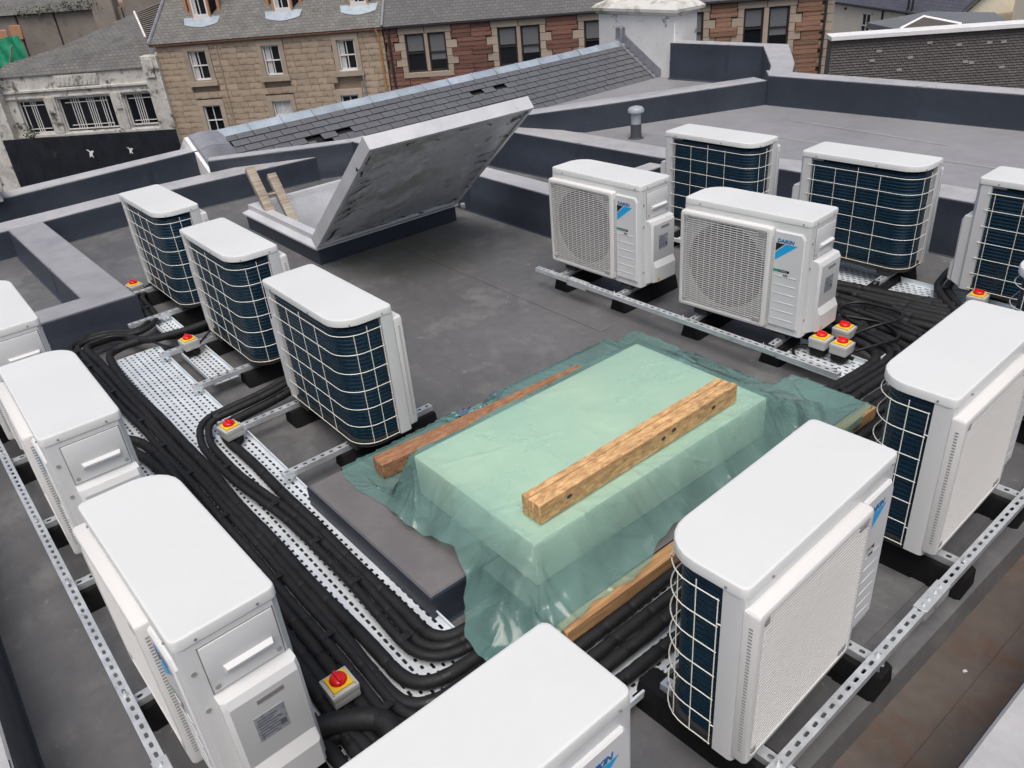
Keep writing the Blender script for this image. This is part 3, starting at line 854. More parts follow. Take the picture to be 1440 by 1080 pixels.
UNIT = make_unit()
ZB = .170
YW = {'L': 0, 'M': R(180), 'T': 0, 'S': R(180), 'R': R(90)}
units = [ # key, min corner x, y, extra yaw (deg), label, group, short name
 ('L0', -5.349, .072, 0, 'white unit cut off by the left edge with only a top corner showing', 'cut off left unit'),
 ('L1', -4.031, .103, -.15, 'second white unit from the lower left with its plain end panel facing us', 'middle left unit'),
 ('L2', -2.641, .121, 1.7, 'largest looking white unit at lower left with a blue grey nameplate on its end', 'lower left unit'),
 ('R0', -1.166, .061, .75, 'white unit cut by the bottom edge with mostly its bare top showing', 'bottom edge unit'),
 ('R1', -1.198, 1.349, 2.7, 'white unit in the lower right foreground with full grille and bulging wire guard', 'lower right unit'),
 ('R2', -1.244, 2.608, 2.45, 'white unit cut by the right edge just behind the foreground right one', 'right edge unit'),
 ('R3', -1.285, 3.870, 2.4, 'sliver of a white unit with a rounded wire guarded corner at the right edge', 'sliver unit'),
 ('M3', -4.046, 1.400, 0, 'nearest of three coil backed units left of centre beside the green sheet', 'nearest coil backed unit'),
 ('M2', -5.340, 1.401, .2, 'middle of three coil backed units in front of the open hatch', 'middle coil backed unit'),
 ('M1', -6.652, 1.394, 1.0, 'farthest of three coil backed units standing by the L shaped low wall', 'farthest coil backed unit'),
 ('T2', -3.164, 3.858, 4.27, 'front facing white unit with fan grille beside the three isolator switches', 'centre right grille unit'),
 ('T1', -4.373, 3.816, 1.6, 'front facing white unit with fan grille farther left near the hatch lid', 'farther grille unit'),
 ('S0', -4.381, 5.052, 1.6, 'rear coil backed unit partly hidden behind the two grille units on the left', 'left rear unit'),
 ('S1', -3.178, 5.123, 1.96, 'rear coil backed unit fully showing its blue coil behind the galvanised tray', 'middle rear unit'),
 ('S2', -1.985, 5.157, 2.0, 'rear coil backed unit cut by the right edge with pipes entering its white end', 'right rear unit'),
]
UN = {}
for i, (k, x, y, yw, lab, short) in enumerate(units):
    u = UNIT if i == 0 else copy_tree(UNIT)
    a, b = (D, W) if k[0] == 'R' else (W, D)
    u.location = (x+a/2, y+b/2, ZB)
    u.rotation_euler = (0, 0, YW[k[0]]+R(yw))
    tag(u, lab, 'air conditioner', 'outdoor units standing on the flat roof')
    UN[k] = (Vector((x+a/2, y+b/2, 0)), YW[k[0]]+R(yw), short)

# ------------------------------------------------------------------ supports
def hole_strip(mb, x0, x1, y0, y1, z, pitch, hw, hh, off=0.):
    """strip along x with rounded slots of size hw x hh every pitch (real holes)"""
    n = max(int((x1-x0)/pitch), 1); p = (x1-x0)/n; ym = (y0+y1)/2
    N = 8
    for i in range(n):
        cx = x0+p*(i+.5)
        a, b = hw/2, hh/2; c = min(a, b)*.55
        ih = [(cx+a, ym-b+c), (cx+a, ym+b-c), (cx+a-c, ym+b), (cx-a+c, ym+b), (cx-a, ym+b-c), (cx-a, ym-b+c), (cx-a+c, ym-b), (cx+a-c, ym-b)]
        X_0, X_1 = cx-p/2, cx+p/2
        oh = [(X_1, ym-b+c), (X_1, ym+b-c), (X_1, y1), (X_0, y1), (X_0, ym+b-c), (X_0, ym-b+c), (X_0, y0), (X_1, y0)]
        v_ = [(*q_, z) for q_ in oh]+[(*q_, z) for q_ in ih]
        mb.add(v_, [(j, (j+1) % N, N+(j+1) % N, N+j) for j in range(N)])

def channel_mesh(name, L, slotted=True, up=True, wd=.041):
    """strut channel along +x, length L, slotted back up"""
    mb = MB(); h_ = .030; t = .003; hw = wd/2
    hole_strip(mb, 0, L, -hw, hw, h_, .05, .026 if not slotted else .022, .013 if not slotted else .016)
    hole_strip(mb, 0, L, -hw+.001, hw-.001, h_-t, .05, .026 if not slotted else .022, .013 if not slotted else .016)
    for s in (-1, 1):
        y = s*hw
        mb.add([(0, y, 0), (L, y, 0), (L, y, h_), (0, y, h_)], [(0, 1, 2, 3)])
        mb.add([(0, y-s*t, 0), (L, y-s*t, 0), (L, y-s*t, h_-t), (0, y-s*t, h_-t)], [(0, 1, 2, 3)])
        mb.add([(0, y, 0), (L, y, 0), (L, y-s*.009, 0), (0, y-s*.009, 0)], [(0, 1, 2, 3)])
    return mb

def foot_mesh(L):
    mb = MB()
    prof = [(-.075, 0), (.075, 0), (.07, .02), (.052, .085), (.045, .100), (-.045, .100), (-.052, .085), (-.07, .02)]
    rg = []
    for x, s in ((0, .86), (.018, 1.), (L-.018, 1.), (L, .86)):
        rg.append([(x, p[0]*s, p[1]*(1 if s == 1. else .96)) for p in prof])
    return mb.rings(rg[::-1])
FOOT = mesh_only(foot_mesh(.60), 'rubber_foot', M['rubber'], 30)
CH = mesh_only(channel_mesh('cross_channel', .66), 'cross_channel', M['steel'], 30)
BOLT = MB()
BOLT.lathe([(.014, 0), (.014, .003), (.0095, .003), (.0095, .011), (.005, .011), (.005, .026), (.001, .027)], n=6)
BOLT = mesh_only(BOLT, 'bolt', M['steel'], 30)
def ordinal(k, s):
    return {'L': ('far', 'near'), 'M': ('near', 'far'), 'T': ('left', 'right'), 'S': ('right', 'left'), 'R': ('near', 'far')}[k[0]][0 if s < 0 else 1]
CHM = mesh_only(channel_mesh('cross_channel', .92), 'cross_channel', M['steel'], 30)
CHLL = mesh_only(channel_mesh('cross_channel', .42), 'cross_channel', M['steel'], 30)
CHL = mesh_only(channel_mesh('cross_channel', .50), 'cross_channel', M['steel'], 30)
for k, (c, yaw, short) in UN.items():
    for s in (-1, 1):
        lx = s*.29 if k[0] != 'M' else s*.31+.09
        ca, sa = math.cos(yaw), math.sin(yaw)
        def wp(x, y, z): return (c.x+ca*x-sa*y, c.y+sa*x+ca*y, z)
        fy0 = {'M': -.40, 'R': -.305}.get(k[0], -.25)
        f = bpy.data.objects.new('rubber_foot', FOOT); col.objects.link(f)
        f.location = wp(lx, fy0, 0); f.rotation_euler = (0, 0, yaw+R(90))
        tag(f, 'black rubber block under %s end of %s' % (ordinal(k, s), short), 'rubber foot', 'rubber support feet under the units')
        me_, y0_ = {'M': (CHM, -.40), 'R': (CHL, -.285), 'L': (CHLL, -.255), 'T': (CHL, -.235)}.get(k[0], (CHL, -.26))
        ch = bpy.data.objects.new('cross_channel', me_); col.objects.link(ch)
        ch.location = wp(lx, y0_, .1005); ch.rotation_euler = (0, 0, yaw+R(90))
        tag(ch, 'galvanised channel under %s end of %s' % (ordinal(k, s), short), 'channel', 'cross channels on the rubber feet')
        for yy in (-.12, .12):
            piece('bolt', BOLT, ch, (yy-y0_, 0, .031), (.8, .8, .8))

def rail(x0, y0, x1, y1, z, label, joints=(), wd=.041):
    L = math.dist((x0, y0), (x1, y1))
    mb = channel_mesh('support_rail', L, False, wd=wd)
    o = mb.build('support_rail', M['steel'], None, 30)
    o.location = (x0, y0, z); o.rotation_euler = (0, 0, math.atan2(y1-y0, x1-x0))
    tag(o, label, 'rail')
    for j in joints:
        jb = MB(); jb.rbox(j, j+.19, -wd/2-.004, wd/2+.004, .0305, .0355, .001, 1)
        jb.box(j, j+.19, -wd/2-.005, -wd/2-.001, -.012, .0345); jb.box(j, j+.19, wd/2+.001, wd/2+.005, -.012, .0345)
        jo = jb.build('splice_plate', M['steel'], o)
        for d in (.03, .07, .12, .16): piece('bolt', BOLT, jo, (j+d, 0, .0355), (.7, .7, .5))
    return o
r1 = rail(-6.6, -.045, -1.2, .015, .132, 'long perforated rail along the fan side of the lower left units', (4.45,))
r2 = rail(-.755, .35, -.85, 5.2, .132, 'long perforated rail running up the right side beside the brown gutter', (2.02,))
r3 = rail(-4.42, 3.655, -1.93, 3.715, .132, 'long perforated rail in front of the two centre grille units', (.35,))
for ro, xs_ in ((r1, (1.31, 1.94, 2.72, 3.30, 4.1)), (r2, (1.12, 1.72, 2.38, 3.0)), (r3, (.18, .8, 1.4, 2.0))):
    for x in xs_: piece('bolt', BOLT, ro, (x, 0, .031), (.85, .85, .8))
# ------------------------------------------------------------------ cable trays (real slots)
def tray(x0, x1, y0, y1, z, label, loc=(0, 0), rz=0, rim=.03, pitch=.046, rows=None, cat='cable tray'):
    mb = MB()
    rows = rows or max(int((y1-y0)/.034), 2)
    ry = (y1-y0-.02)/rows
    mb.box(x0, x1, y0, y0+.010, z-.0005, z+.0008); mb.box(x0, x1, y1-.010, y1, z-.0005, z+.0008)
    for r_ in range(rows):
        ya = y0+.01+ry*r_
        sh = pitch/2 if r_ % 2 else 0
        if sh: 
            mb.box(x0, x0+sh, ya, ya+ry, z-.0005, z+.0005)
        n = int((x1-x0-sh)/pitch)
        hole_strip(mb, x0+sh, x0+sh+n*pitch, ya, ya+ry, z, pitch, .030 if r_ % 2 == 0 else .020, .0125)
        if x0+sh+n*pitch < x1-1e-4: mb.box(x0+sh+n*pitch, x1, ya, ya+ry, z-.0005, z+.0005)
    for y, s in ((y0, -1), (y1, 1)):
        mb.box(x0, x1, y-.0008, y+.0008, z, z+rim)
        mb.box(x0, x1, min(y, y-s*.008), max(y, y-s*.008), z+rim, z+rim+.0015)
    o = mb.build('cable_tray', M['tray'], None, 0)
    o.location = (loc[0], loc[1], 0); o.rotation_euler = (0, 0, rz)
    return tag(o, label, cat)
tray(-5.62, -1.55, .44, 1.10, .058, 'wide galvanised perforated tray under the black pipes on the left')
tray(-6.12, -5.66, 1.20, 1.34, .058, 'short narrow tray piece beside the dark block at the far end')
tray(-5.30, -4.72, 1.17, 1.34, .062, 'narrow perforated tray piece below the second isolator switch')
tray(0, 3.3, 0, .62, .052, 'perforated tray running under the pipes behind the right hand units', (-1.28, 1.06), R(90.5))
tray(-4.35, -1.30, 4.92, 5.30, .058, 'perforated tray between the grille units and the rear coil backed units')
tray(-2.46, -1.93, 3.79, 4.06, .062, 'small tray end carrying the three isolator switches')
tray(-1.85, -1.25, 4.98, 5.22, .098, 'short tray piece by the pipes of the right rear unit')

# ------------------------------------------------------------------ insulated pipes
def smooth_path(pts, step=.035, rad=.16):
    """rounded polyline resampled at step"""
    P = [Vector(p) for p in pts]
    out = [P[0]]
    for i in range(1, len(P)-1):
        a, b, c = P[i-1], P[i], P[i+1]
        r = min(rad, (a-b).length*.45, (c-b).length*.45)
        s, e = b+(a-b).normalized()*r, b+(c-b).normalized()*r
        for t in np.linspace(0, 1, 9).tolist(): out.append((1-t)**2*s+2*t*(1-t)*b+t*t*e)
    out.append(P[-1])
    res = [out[0]]; acc = 0
    for a, b in zip(out, out[1:]):
        d = (b-a).length
        if d < 1e-6: continue
        pos = step-acc
        while pos <= d:
            res.append(a+(b-a)*(pos/d)); pos += step
        acc = (acc+d) % step
    return res
pseed = [0]
def pipe(pts, r, label, twin=False, rad=.16, group='black insulated refrigerant pipes', name='insulated_pipe'):
    pseed[0] += 1
    g = np.random.default_rng(pseed[0])
    P = smooth_path(pts, .03, rad)
    ph = (g.random(4)*6).tolist()
    for i, p in enumerate(P):
        s = i*.03
        p.x += .006*math.sin(s*3.1+ph[0])+.0025*math.sin(s*9+ph[2]); p.y += .006*math.sin(s*2.7+ph[1])+.0025*math.sin(s*8.3+ph[3]); p.z += .003*math.sin(s*6+ph[2])
    ring_at = set(); i = int(g.integers(2, 8))
    while i < len(P)-1:
        ring_at.add(i); i += int(g.integers(5, 11))
    mb = MB(); offs = [(0, 0)]
    if twin: offs = [(-.55, 0), (.5, .12)]
    for ox, oz in offs:
        pp = []; rs = []
        for i, p in enumerate(P):
            d = P[min(i+1, len(P)-1)]-P[max(i-1, 0)]; d.normalize()
            s = Vector((d.y, -d.x, 0)).normalized() if abs(d.z) < .95 else Vector((1, 0, 0))
            c = p+s*(ox*r*1.6)+Vector((0, 0, oz*r))
            q_ = r*(.74 if twin else 1)*(1+.018*float(g.normal()))
            if i in ring_at:
                pp += [c-d*.007, c-d*.004, c+d*.004, c+d*.007]; rs += [q_, q_*.93, q_*.93, q_]
            else:
                pp.append(c); rs.append(q_)
        mb.tube(pp, rs, 9)
    o = mb.build(name, M['pipe'], None, 50)
    tag(o, label, 'pipe', group)
    tp = MB()
    for i in sorted(ring_at)[::2]:
        if 1 <= i < len(P)-2:
            tp.tube([P[i-1]+(P[i]-P[i-1])*.2, P[i]+(P[i+1]-P[i])*.3], r*(1.025 if not twin else 1.3), 10, flat=1. if not twin else .74)
    tag(tp.build('tape_band', M['tape'], o, 50), kind='stuff')
    return o
zt = .058
# main lanes: run along the left tray, turn behind the right hand units and end by the centre units
names = ['innermost pipe of the bundle hugging the low plinth', 'second pipe of the bundle counted from the low plinth', 'third pipe of the bundle counted from the low plinth',
         'fourth pipe of the bundle counted from the low plinth', 'fifth pipe of the bundle counted from the low plinth', 'sixth pipe of the bundle counted from the low plinth',
         'seventh pipe of the bundle counted from the low plinth', 'eighth pipe of the bundle counted from the low plinth', 'outermost long pipe of the bundle nearest the left units']
lanes = []
RP = .0275
for k in range(9):
    y = (.995, .920, .805, .750, .695, .640, .585, .530, .475)[k]
    x = -1.94+.072*k
    z = zt+RP+.004+(.012 if k % 3 == 1 else 0)
    if k == 0:   # from the nearest coil backed unit
        st = [(-4.20, 1.62, .14), (-4.16, 1.35, .11), (-4.14, 1.0, z+.01), (-3.98, .965, z), (-3.6, .98, z)]
    elif k == 1:
        st = [(-4.24, 1.62, .20), (-4.20, 1.32, .16), (-4.20, .93, z+.03), (-4.02, .86, z), (-3.5, .87, z)]
    elif k == 2:  # from the middle unit, looping past the dark block
        st = [(-5.52, 1.62, .12), (-5.55, 1.32, .10), (-5.72, 1.02, z+.015), (-5.72, .80, z), (-5.3, .76, z)]
    elif k == 3:
        st = [(-5.47, 1.62, .17), (-5.49, 1.32, .15), (-5.62, 1.06, z+.03), (-5.98, .93, z), (-5.96, .70, z), (-5.5, .71, z)]
    elif k == 4:  # from the farthest unit
        st = [(-6.70, 1.45, .11), (-6.6, 1.28, .10), (-6.0, 1.22, .10), (-5.86, 1.05, .10), (-6.08, .86, z), (-6.02, .62, z), (-5.6, .64, z)]
    elif k == 5:
        st = [(-3.16, .38, .18), (-3.10, .48, .13), (-3.03, .60, z), (-2.8, y, z)] if False else [(-4.60, .30, .14), (-4.50, .46, .11), (-4.38, .60, z), (-4.1, y, z)]
    elif k in (6, 8):
        st = [(-3.14, .26, .20), (-3.06, .44, .16), (-2.98, .56, z), (-2.75, y, z)]
        st = [(-4.56, .26, .20), (-4.44, .42, .16), (-4.30, .54, z), (-4.0, y, z)] if k == 6 else [(-3.20, .26, .20), (-3.10, .38, .15), (-2.98, .46, z), (-2.75, y, z)]
    else:
        st = [(-3.16, .27, .14), (-3.08, .42, .11), (-2.98, .50, z), (-2.7, y, z)]
    far = 4.20+.075*k
    pts = st+[(-3.0+.02*k if k < 7 else -2.40, y+.012*math.sin(k*2.1), z), (x-.02, y, z), (x, 1.25+.05*k, z), (x+.02*math.sin(k), 2.4, z), (x, 3.3, z)]
    if k < 5: pts += [(x+.02, far, z), (x-.5, far+.10, z), (-3.3-.12*k, 4.55+.03*k, z)]
    else: pts += [(x+.02, far, z), (x+.0, far+.35, z), (-2.5-.2*(k-5), 4.80+.012*(k-5), z+.01)]
    pipe(pts, RP, names[k], twin=(k in (1, 4)), rad=.17)
# pipes of single units
pipe([(-1.98, .27, .16), (-1.93, .40, .14), (-1.885, .545, .13), (-1.80, .66, .125), (-1.64, .64, .12), (-1.45, .50, .10), (-1.2, .48, .09)], .042, 'thick pipe arching out of the lower left unit towards the bottom edge', rad=.2)
pipe([(-1.99, .30, .10), (-1.93, .44, .09), (-1.84, .56, .10), (-1.70, .57, .10), (-1.5, .44, .09), (-1.2, .40, .09)], .03, 'lower pipe curving out of the lower left unit under the thick one', rad=.2)
pipe([(-2.02, 5.62, .34), (-2.10, 5.56, .22), (-2.14, 5.44, .13), (-2.10, 5.22, .115), (-1.95, 5.05, .11), (-1.75, 4.86, .10), (-2.2, 4.80, .10)], .036, 'twin wrapped pipe dropping from the right rear unit onto the tray', twin=True, rad=.13)
pipe([(-1.25, 4.86, .10), (-1.9, 4.74, .10), (-2.7, 4.70, .10), (-3.5, 4.74, .10)], .030, 'straight pipe behind the grille units ending at the right', rad=.2)
pipe([(-1.25, 4.79, .10), (-1.9, 4.66, .10), (-2.7, 4.62, .10), (-3.5, 4.66, .10)], .030, 'straight pipe closest behind the centre right grille unit', rad=.2)
pipe([(-2.26, 4.20, .22), (-2.20, 4.26, .14), (-2.12, 4.38, .09), (-2.3, 4.55, .09)], .03, 'short pipe dropping from the centre right grille unit', rad=.12)
# ------------------------------------------------------------------ isolator switches
def cable(pts, r, label, rad=.1):
    o = MB().tube(smooth_path(pts, .02, rad), r, 7).build('black_cable', M['cable'], None, 60)
    return tag(o, label, 'cable', 'thin black cables to the switches')
def make_switch():
    s = empty('isolator_switch')
    MB().rbox(-.058, .058, -.058, .058, 0, .062, .006, 2).build('enclosure', M['boxgrey'], s)
    MB().rbox(-.060, .060, -.060, .060, .038, .070, .006, 2).build('cover', M['boxgrey'], s)
    MB().rbox(-.045, .045, -.045, .045, .068, .081, .005, 2).build('yellow_plate', M['yellow'], s)
    k = MB().lathe([(.035, .080), (.036, .088), (.033, .096), (.028, .100), (.001, .101)], n=24)
    k.rbox(-.031, .031, -.008, .008, .09, .110, .004, 2)
    k.build('red_knob', M['red'], s)
    c = MB()
    for x, y in ((-.048, -.048), (.048, -.048), (.048, .048), (-.048, .048)): c.lathe([(.005, .069), (.005, .0712), (.001, .0713)], (x, y), 8)
    tag(c.build('cover_screws', M['shroud'], s), kind='stuff')
    b = MB(); b.rbox(-.05, .05, -.05, .05, -.055, 0, .01, 1); b.tube([(.05, 0, -.02), (.085, 0, -.022)], .013, 8)
    b.build('black_base', M['rubber'], s)
    return s
SW = make_switch()
sws = [(-1.985, .60, .128, 0, 'isolator switch with red knob on the tray beside the lower left unit'),
       (-3.97, 1.0, .12, 8, 'isolator switch with red knob on the wide tray below the nearest coil backed unit'),
       (-5.27, 1.235, .12, 4, 'isolator switch with red knob between the farthest and middle coil backed units'),
       (-6.72, 1.30, .10, 10, 'isolator switch with red knob just past the corner of the dark block'),
       (-2.215, 3.985, .125, 3, 'left front switch in the cluster of three by the centre right grille unit'),
       (-2.185, 4.185, .125, 3, 'rear switch in the cluster of three by the centre right grille unit'),
       (-2.085, 3.995, .125, 3, 'right front switch in the cluster of three by the centre right grille unit'),
       (-1.82, 5.11, .125, 5, 'isolator switch with red knob peeping out behind the right edge unit'),
       (-3.36, 4.30, .125, 5, 'isolator switch mostly hidden between the two grille units')]
for i, (x, y, z, rz, lab) in enumerate(sws):
    s = SW if i == 0 else copy_tree(SW)
    s.location = (x, y, z); s.rotation_euler = (0, 0, R(rz)); s.scale = (.9, .9, .9)
    tag(s, lab, 'switch', 'yellow and red isolator switches')
cable([(-5.25, 1.27, .12), (-5.33, 1.40, .16), (-5.38, 1.60, .25)], .008, 'thin cable from the second switch up to the coil backed unit')
cable([(-5.31, 1.22, .11), (-5.45, 1.13, .10), (-5.75, 1.02, .12), (-5.93, .88, .12), (-5.90, .74, .12)], .009, 'thin cable looping from the second switch past the dark block')
cable([(-2.24, 4.02, .10), (-2.38, 3.97, .08), (-2.30, 3.84, .08), (-2.10, 3.83, .075), (-2.02, 3.88, .08)], .010, 'thin cable lying on the small tray end below the three switches')
cable([(-2.14, 4.22, .14), (-2.05, 4.30, .20), (-1.98, 4.45, .20), (-2.05, 4.62, .17), (-2.35, 4.62, .16), (-2.42, 4.46, .14), (-2.2, 4.36, .13)], .009, 'thin cable looped in the air behind the three switches', .12)
cable([(-2.03, 4.05, .13), (-1.95, 4.2, .15), (-1.92, 4.38, .13), (-2.1, 4.52, .12), (-2.4, 4.40, .13), (-2.44, 4.30, .2)], .009, 'thin cable curling round behind the right front switch', .12)

# ------------------------------------------------------------------ rooflight box, deck and sheet
BX0, BX1, BY0, BY1, BT = -2.715, -1.845, 1.415, 2.925, .400
DX0, DX1, DY0, DY1, DT = -2.105, -1.605, 1.33, 3.52, .172
bx = MB().rbox(BX0+.010, BX1-.010, BY0+.010, BY1-.010, .1735, BT-.006, .012, 2).build('rooflight_box', M['crate'])
tag(bx, 'pale rooflight upstand box showing through the green sheet', 'rooflight')
dk = MB().rbox(DX0, DX1-.062, DY0, DY1, DT-.052, DT, .003, 1).build('felt_board', M['plinth'])
tag(dk, 'dark felted board beneath the green sheet at the right of the box', 'board')
dk = MB().rbox(DX1-.06, DX1, DY0+.02, DY1, DT-.070, DT-.002, .003, 1).build('timber_board', M['wood'])
tag(dk, 'timber board edge along the right side under the green sheet', 'board')
b1 = empty('timber_beam', (-1.975, 2.14, BT+.006), R(.6), 'thick laminated timber batten lying on top of the green sheet', 'timber beam')
for i in range(3):
    MB().rbox(-.055+.037*i, -.0195+.037*i, -.63, .62+.004*i, 0, .096-.002*(i % 2), .004, 1).build('timber_layer', M['osb'], b1)
kn = MB()
for y, z in ((-.47, .055), (.1, .05), (.17, .062), (.45, .05)):
    kn.rings([[(.0557, y+.012*math.cos(a)*1.3, z+.010*math.sin(a)) for a in np.linspace(0, 6.28, 9)[:-1]], [(.0566, y+.008*math.cos(a)*1.3, z+.006*math.sin(a)) for a in np.linspace(0, 6.28, 9)[:-1]]])
tag(kn.build('knot', M['tear'], b1), kind='stuff')
b2 = empty('timber_beam', (-2.925, 2.02, .182), R(-3.0), 'dark wet timber batten lying along the far side of the green sheet', 'timber beam')
for i in range(2):
    MB().rbox(-.05+.05*i, -.001+.05*i, -.66, .66, 0, .085, .004, 1).build('timber_layer', M['darkwood'], b2)

def drape():
    """polythene settled on the box by a small position-based simulation, coarse then fine"""
    g = np.random.default_rng(3)
    sp = .026
    Wx, Wy = 2.10, 2.90
    nx, ny = int(Wx/sp), int(Wy/sp)
    U, V_ = np.meshgrid(np.arange(nx)*sp, np.arange(ny)*sp)
    cx, cy = (BX0+BX1)/2, (BY0+BY1)/2
    x = U-U.max()*.552+cx; y = V_-V_.max()*.432+cy
    P = np.stack([x, y, np.full_like(x, BT+.03)], -1)
    P[..., 2] += .035+.03*np.sin(x*9+y*4)*np.sin(y*7-x*3)+.018*np.sin(x*21-y*13+1)*np.sin(x*6+y*17)+.006*g.normal(size=x.shape)
    P[..., 0] = cx+(P[..., 0]-cx)*.97; P[..., 1] = cy+(P[..., 1]-cy)*.975
    boxes = [(BX0, BX1, BY0, BY1, BT), (DX0, DX1+.004, DY0, DY1+.004, DT), (-3.17, -2.10, 1.05, 3.16, .174)]
    beams = [(-2.04, -1.91, 1.51, 2.76)]
    bt = .007
    def collide(P, Q):
        fl_ = P[..., 2] < .006
        P[..., 2][fl_] = .006
        m = (P[..., 0] > -2.1) & (P[..., 1] < DY0) & (P[..., 2] < .135)
        P[..., 2][m] = .135
        hit = fl_ | m
        X_, Y_ = P[..., 0], P[..., 1]
        def tri(a): return np.abs((a % 1)-.5)*2
        rx_ = np.clip(X_-BX1, 0, None)/.20; fx_ = np.clip(BX0-X_, 0, None)/.05
        ry_ = np.clip(Y_-BY1, 0, None)/.42; fy_ = np.clip(BY0-Y_, 0, None)/(.20+.10*np.clip((X_-BX0)/(BX1-BX0), 0, 1))
        tt = np.sqrt((rx_+fx_)**2+(ry_+fy_)**2)
        base = np.where(X_ > -2.1, np.where(Y_ < DY0, .135, DT), .174)
        s_ = Y_*np.sign(rx_)+X_*np.sign(fy_+ry_)
        fold = .05*tri(s_*2.6+.35*tt+.3*np.sin(s_*5))*np.clip(tt*1.6, 0, 1)+.03*tri(s_*6.1-.5*tt)*np.clip(tt, 0, 1)
        hh = np.where(tt < 1, (BT+bt)*(1-tt)+(base+bt)*tt-fold*np.clip((1.05-tt)*2.2, 0, 1), 0)
        hh = np.where((tt > 0), np.maximum(hh, 0), 0)
        low = P[..., 2] < hh
        P[..., 2] = np.where(low, hh, P[..., 2]); hit |= low
        for x0, x1, y0, y1, z1 in boxes:
            dxa = P[..., 0]-(x0-bt); dxb = (x1+bt)-P[..., 0]; dya = P[..., 1]-(y0-bt); dyb = (y1+bt)-P[..., 1]; dz = (z1+bt)-P[..., 2]
            ins = (dxa > 0) & (dxb > 0) & (dya > 0) & (dyb > 0) & (dz > 0)
            if not ins.any(): continue
            st = np.stack([dxa, dxb, dya, dyb, dz*.7], -1)
            k = st.argmin(-1)
            for kk, (ax, sg) in enumerate(((0, -1), (0, 1), (1, -1), (1, 1), (2, 1))):
                mm = ins & (k == kk)
                P[..., ax][mm] += sg*(st[..., kk][mm] if kk < 4 else dz[mm])
            hit |= ins
        # weighed down by the battens
        for x0, x1, y0, y1 in beams:
            mm = (P[..., 0] > x0) & (P[..., 0] < x1) & (P[..., 1] > y0) & (P[..., 1] < y1) & (P[..., 2] > BT)
            P[..., 2][mm] = BT+bt
        mm = (np.abs(P[..., 0]+2.925) < .055) & (np.abs(P[..., 1]-2.02) < .66)
        P[..., 2][mm] = np.minimum(P[..., 2][mm], .182)
        P[hit] = P[hit]-(P[hit]-Q[hit])*np.array([.55, .55, 0])
    def con(a, b, rest, k):
        d = b-a; l = np.sqrt((d*d).sum(-1, keepdims=True))+1e-9
        c = d*(.5*k*(l-rest)/l)
        a += c; b -= c
    def run(P, sp, steps, its, sh):
        Pv = P.copy(); dt = 1/50
        for it in range(steps):
            vel = (P-Pv)*.95
            Pv = P.copy()
            P = P+vel
            P[..., 2] -= 9.8*dt*dt*.5
            for _ in range(its):
                for s in (0, 1):
                    con(P[:, s:-1:2][:, :P[:, s+1::2].shape[1]], P[:, s+1::2], sp, 1)
                    con(P[s:-1:2][:P[s+1::2].shape[0]], P[s+1::2], sp, 1)
                for s in (0, 1):
                    a = P[s:-1:2, :-1]; b = P[s+1::2, 1:]; n_ = min(len(a), len(b)); con(a[:n_], b[:n_], sp*1.4142, sh)
                    a = P[s:-1:2, 1:]; b = P[s+1::2, :-1]; n_ = min(len(a), len(b)); con(a[:n_], b[:n_], sp*1.4142, sh)
            collide(P, Pv)
        return P
    P = run(P, sp, 170, 7, .35)
    def up(P):
        n0, n1 = P.shape[:2]
        Q = np.zeros((2*n0-1, 2*n1-1, 3))
        Q[::2, ::2] = P
        Q[1::2, ::2] = (P[:-1]+P[1:])/2
        Q[:, 1::2] = (Q[:, :-1:2]+Q[:, 2::2])/2
        return Q
    P = up(P)
    P[..., 2] += .003*g.normal(size=P.shape[:2]).clip(0, 2)
    P = run(P, sp/2*1.012, 46, 7, .3)
    for _ in range(1):
        Q = P.copy()
        P[1:-1, 1:-1] = .52*P[1:-1, 1:-1]+.12*(P[:-2, 1:-1]+P[2:, 1:-1]+P[1:-1, :-2]+P[1:-1, 2:])
        collide(P, P.copy())
    P = up(P)
    # creases pressed into the film: straight, sharp and running with the drape
    h_ = sp/4
    ny, nx = P.shape[:2]
    gu = np.gradient(P, axis=1); gv = np.gradient(P, axis=0)
    N = np.cross(gu, gv); N /= np.linalg.norm(N, axis=-1, keepdims=True)+1e-9
    N[N[..., 2] < 0] *= -1
    Xg, Yg = P[..., 0].copy(), P[..., 1].copy()
    UU, VV = np.meshgrid(np.arange(nx)*h_, np.arange(ny)*h_)
    disp = np.zeros((ny, nx))
    cr_rng = np.random.default_rng(12)
    for c_ in range(330):
        j = int(cr_rng.integers(4, ny-4)); i = int(cr_rng.integers(4, nx-4))
        px, py = Xg[j, i], Yg[j, i]
        onx, ony = BX0-.02 < px < BX1+.02, BY0-.02 < py < BY1+.02
        if onx and ony:
            if cr_rng.random() < .35: continue
            A = .0012+.0022*cr_rng.random(); w_ = .010+.016*cr_rng.random(); Lh = .08+.30*cr_rng.random(); an = R(72)+cr_rng.normal()*.38
            if cr_rng.random() < .2: an = cr_rng.random()*3.14
        else:
            A = .003+.008*cr_rng.random(); w_ = .010+.018*cr_rng.random(); Lh = .06+.17*cr_rng.random()
            if not onx and ony: an = cr_rng.normal()*.5+.35
            elif onx and not ony: an = R(90)+cr_rng.normal()*.5
            else: an = math.atan2(py-np.clip(py, BY0, BY1), px-np.clip(px, BX0, BX1))+cr_rng.normal()*.35
        du, dv = UU-UU[j, i], VV-VV[j, i]
        al = du*math.cos(an)+dv*math.sin(an); ac = -du*math.sin(an)+dv*math.cos(an)+.12*al*al*cr_rng.normal()
        ta = np.clip(1-np.abs(al)/Lh, 0, 1)
        disp = np.maximum(disp, A*np.clip(1-np.abs(ac)/(w_*(.4+.6*ta)), 0, 1)*np.sqrt(ta))
    P = P+N*disp[..., None]
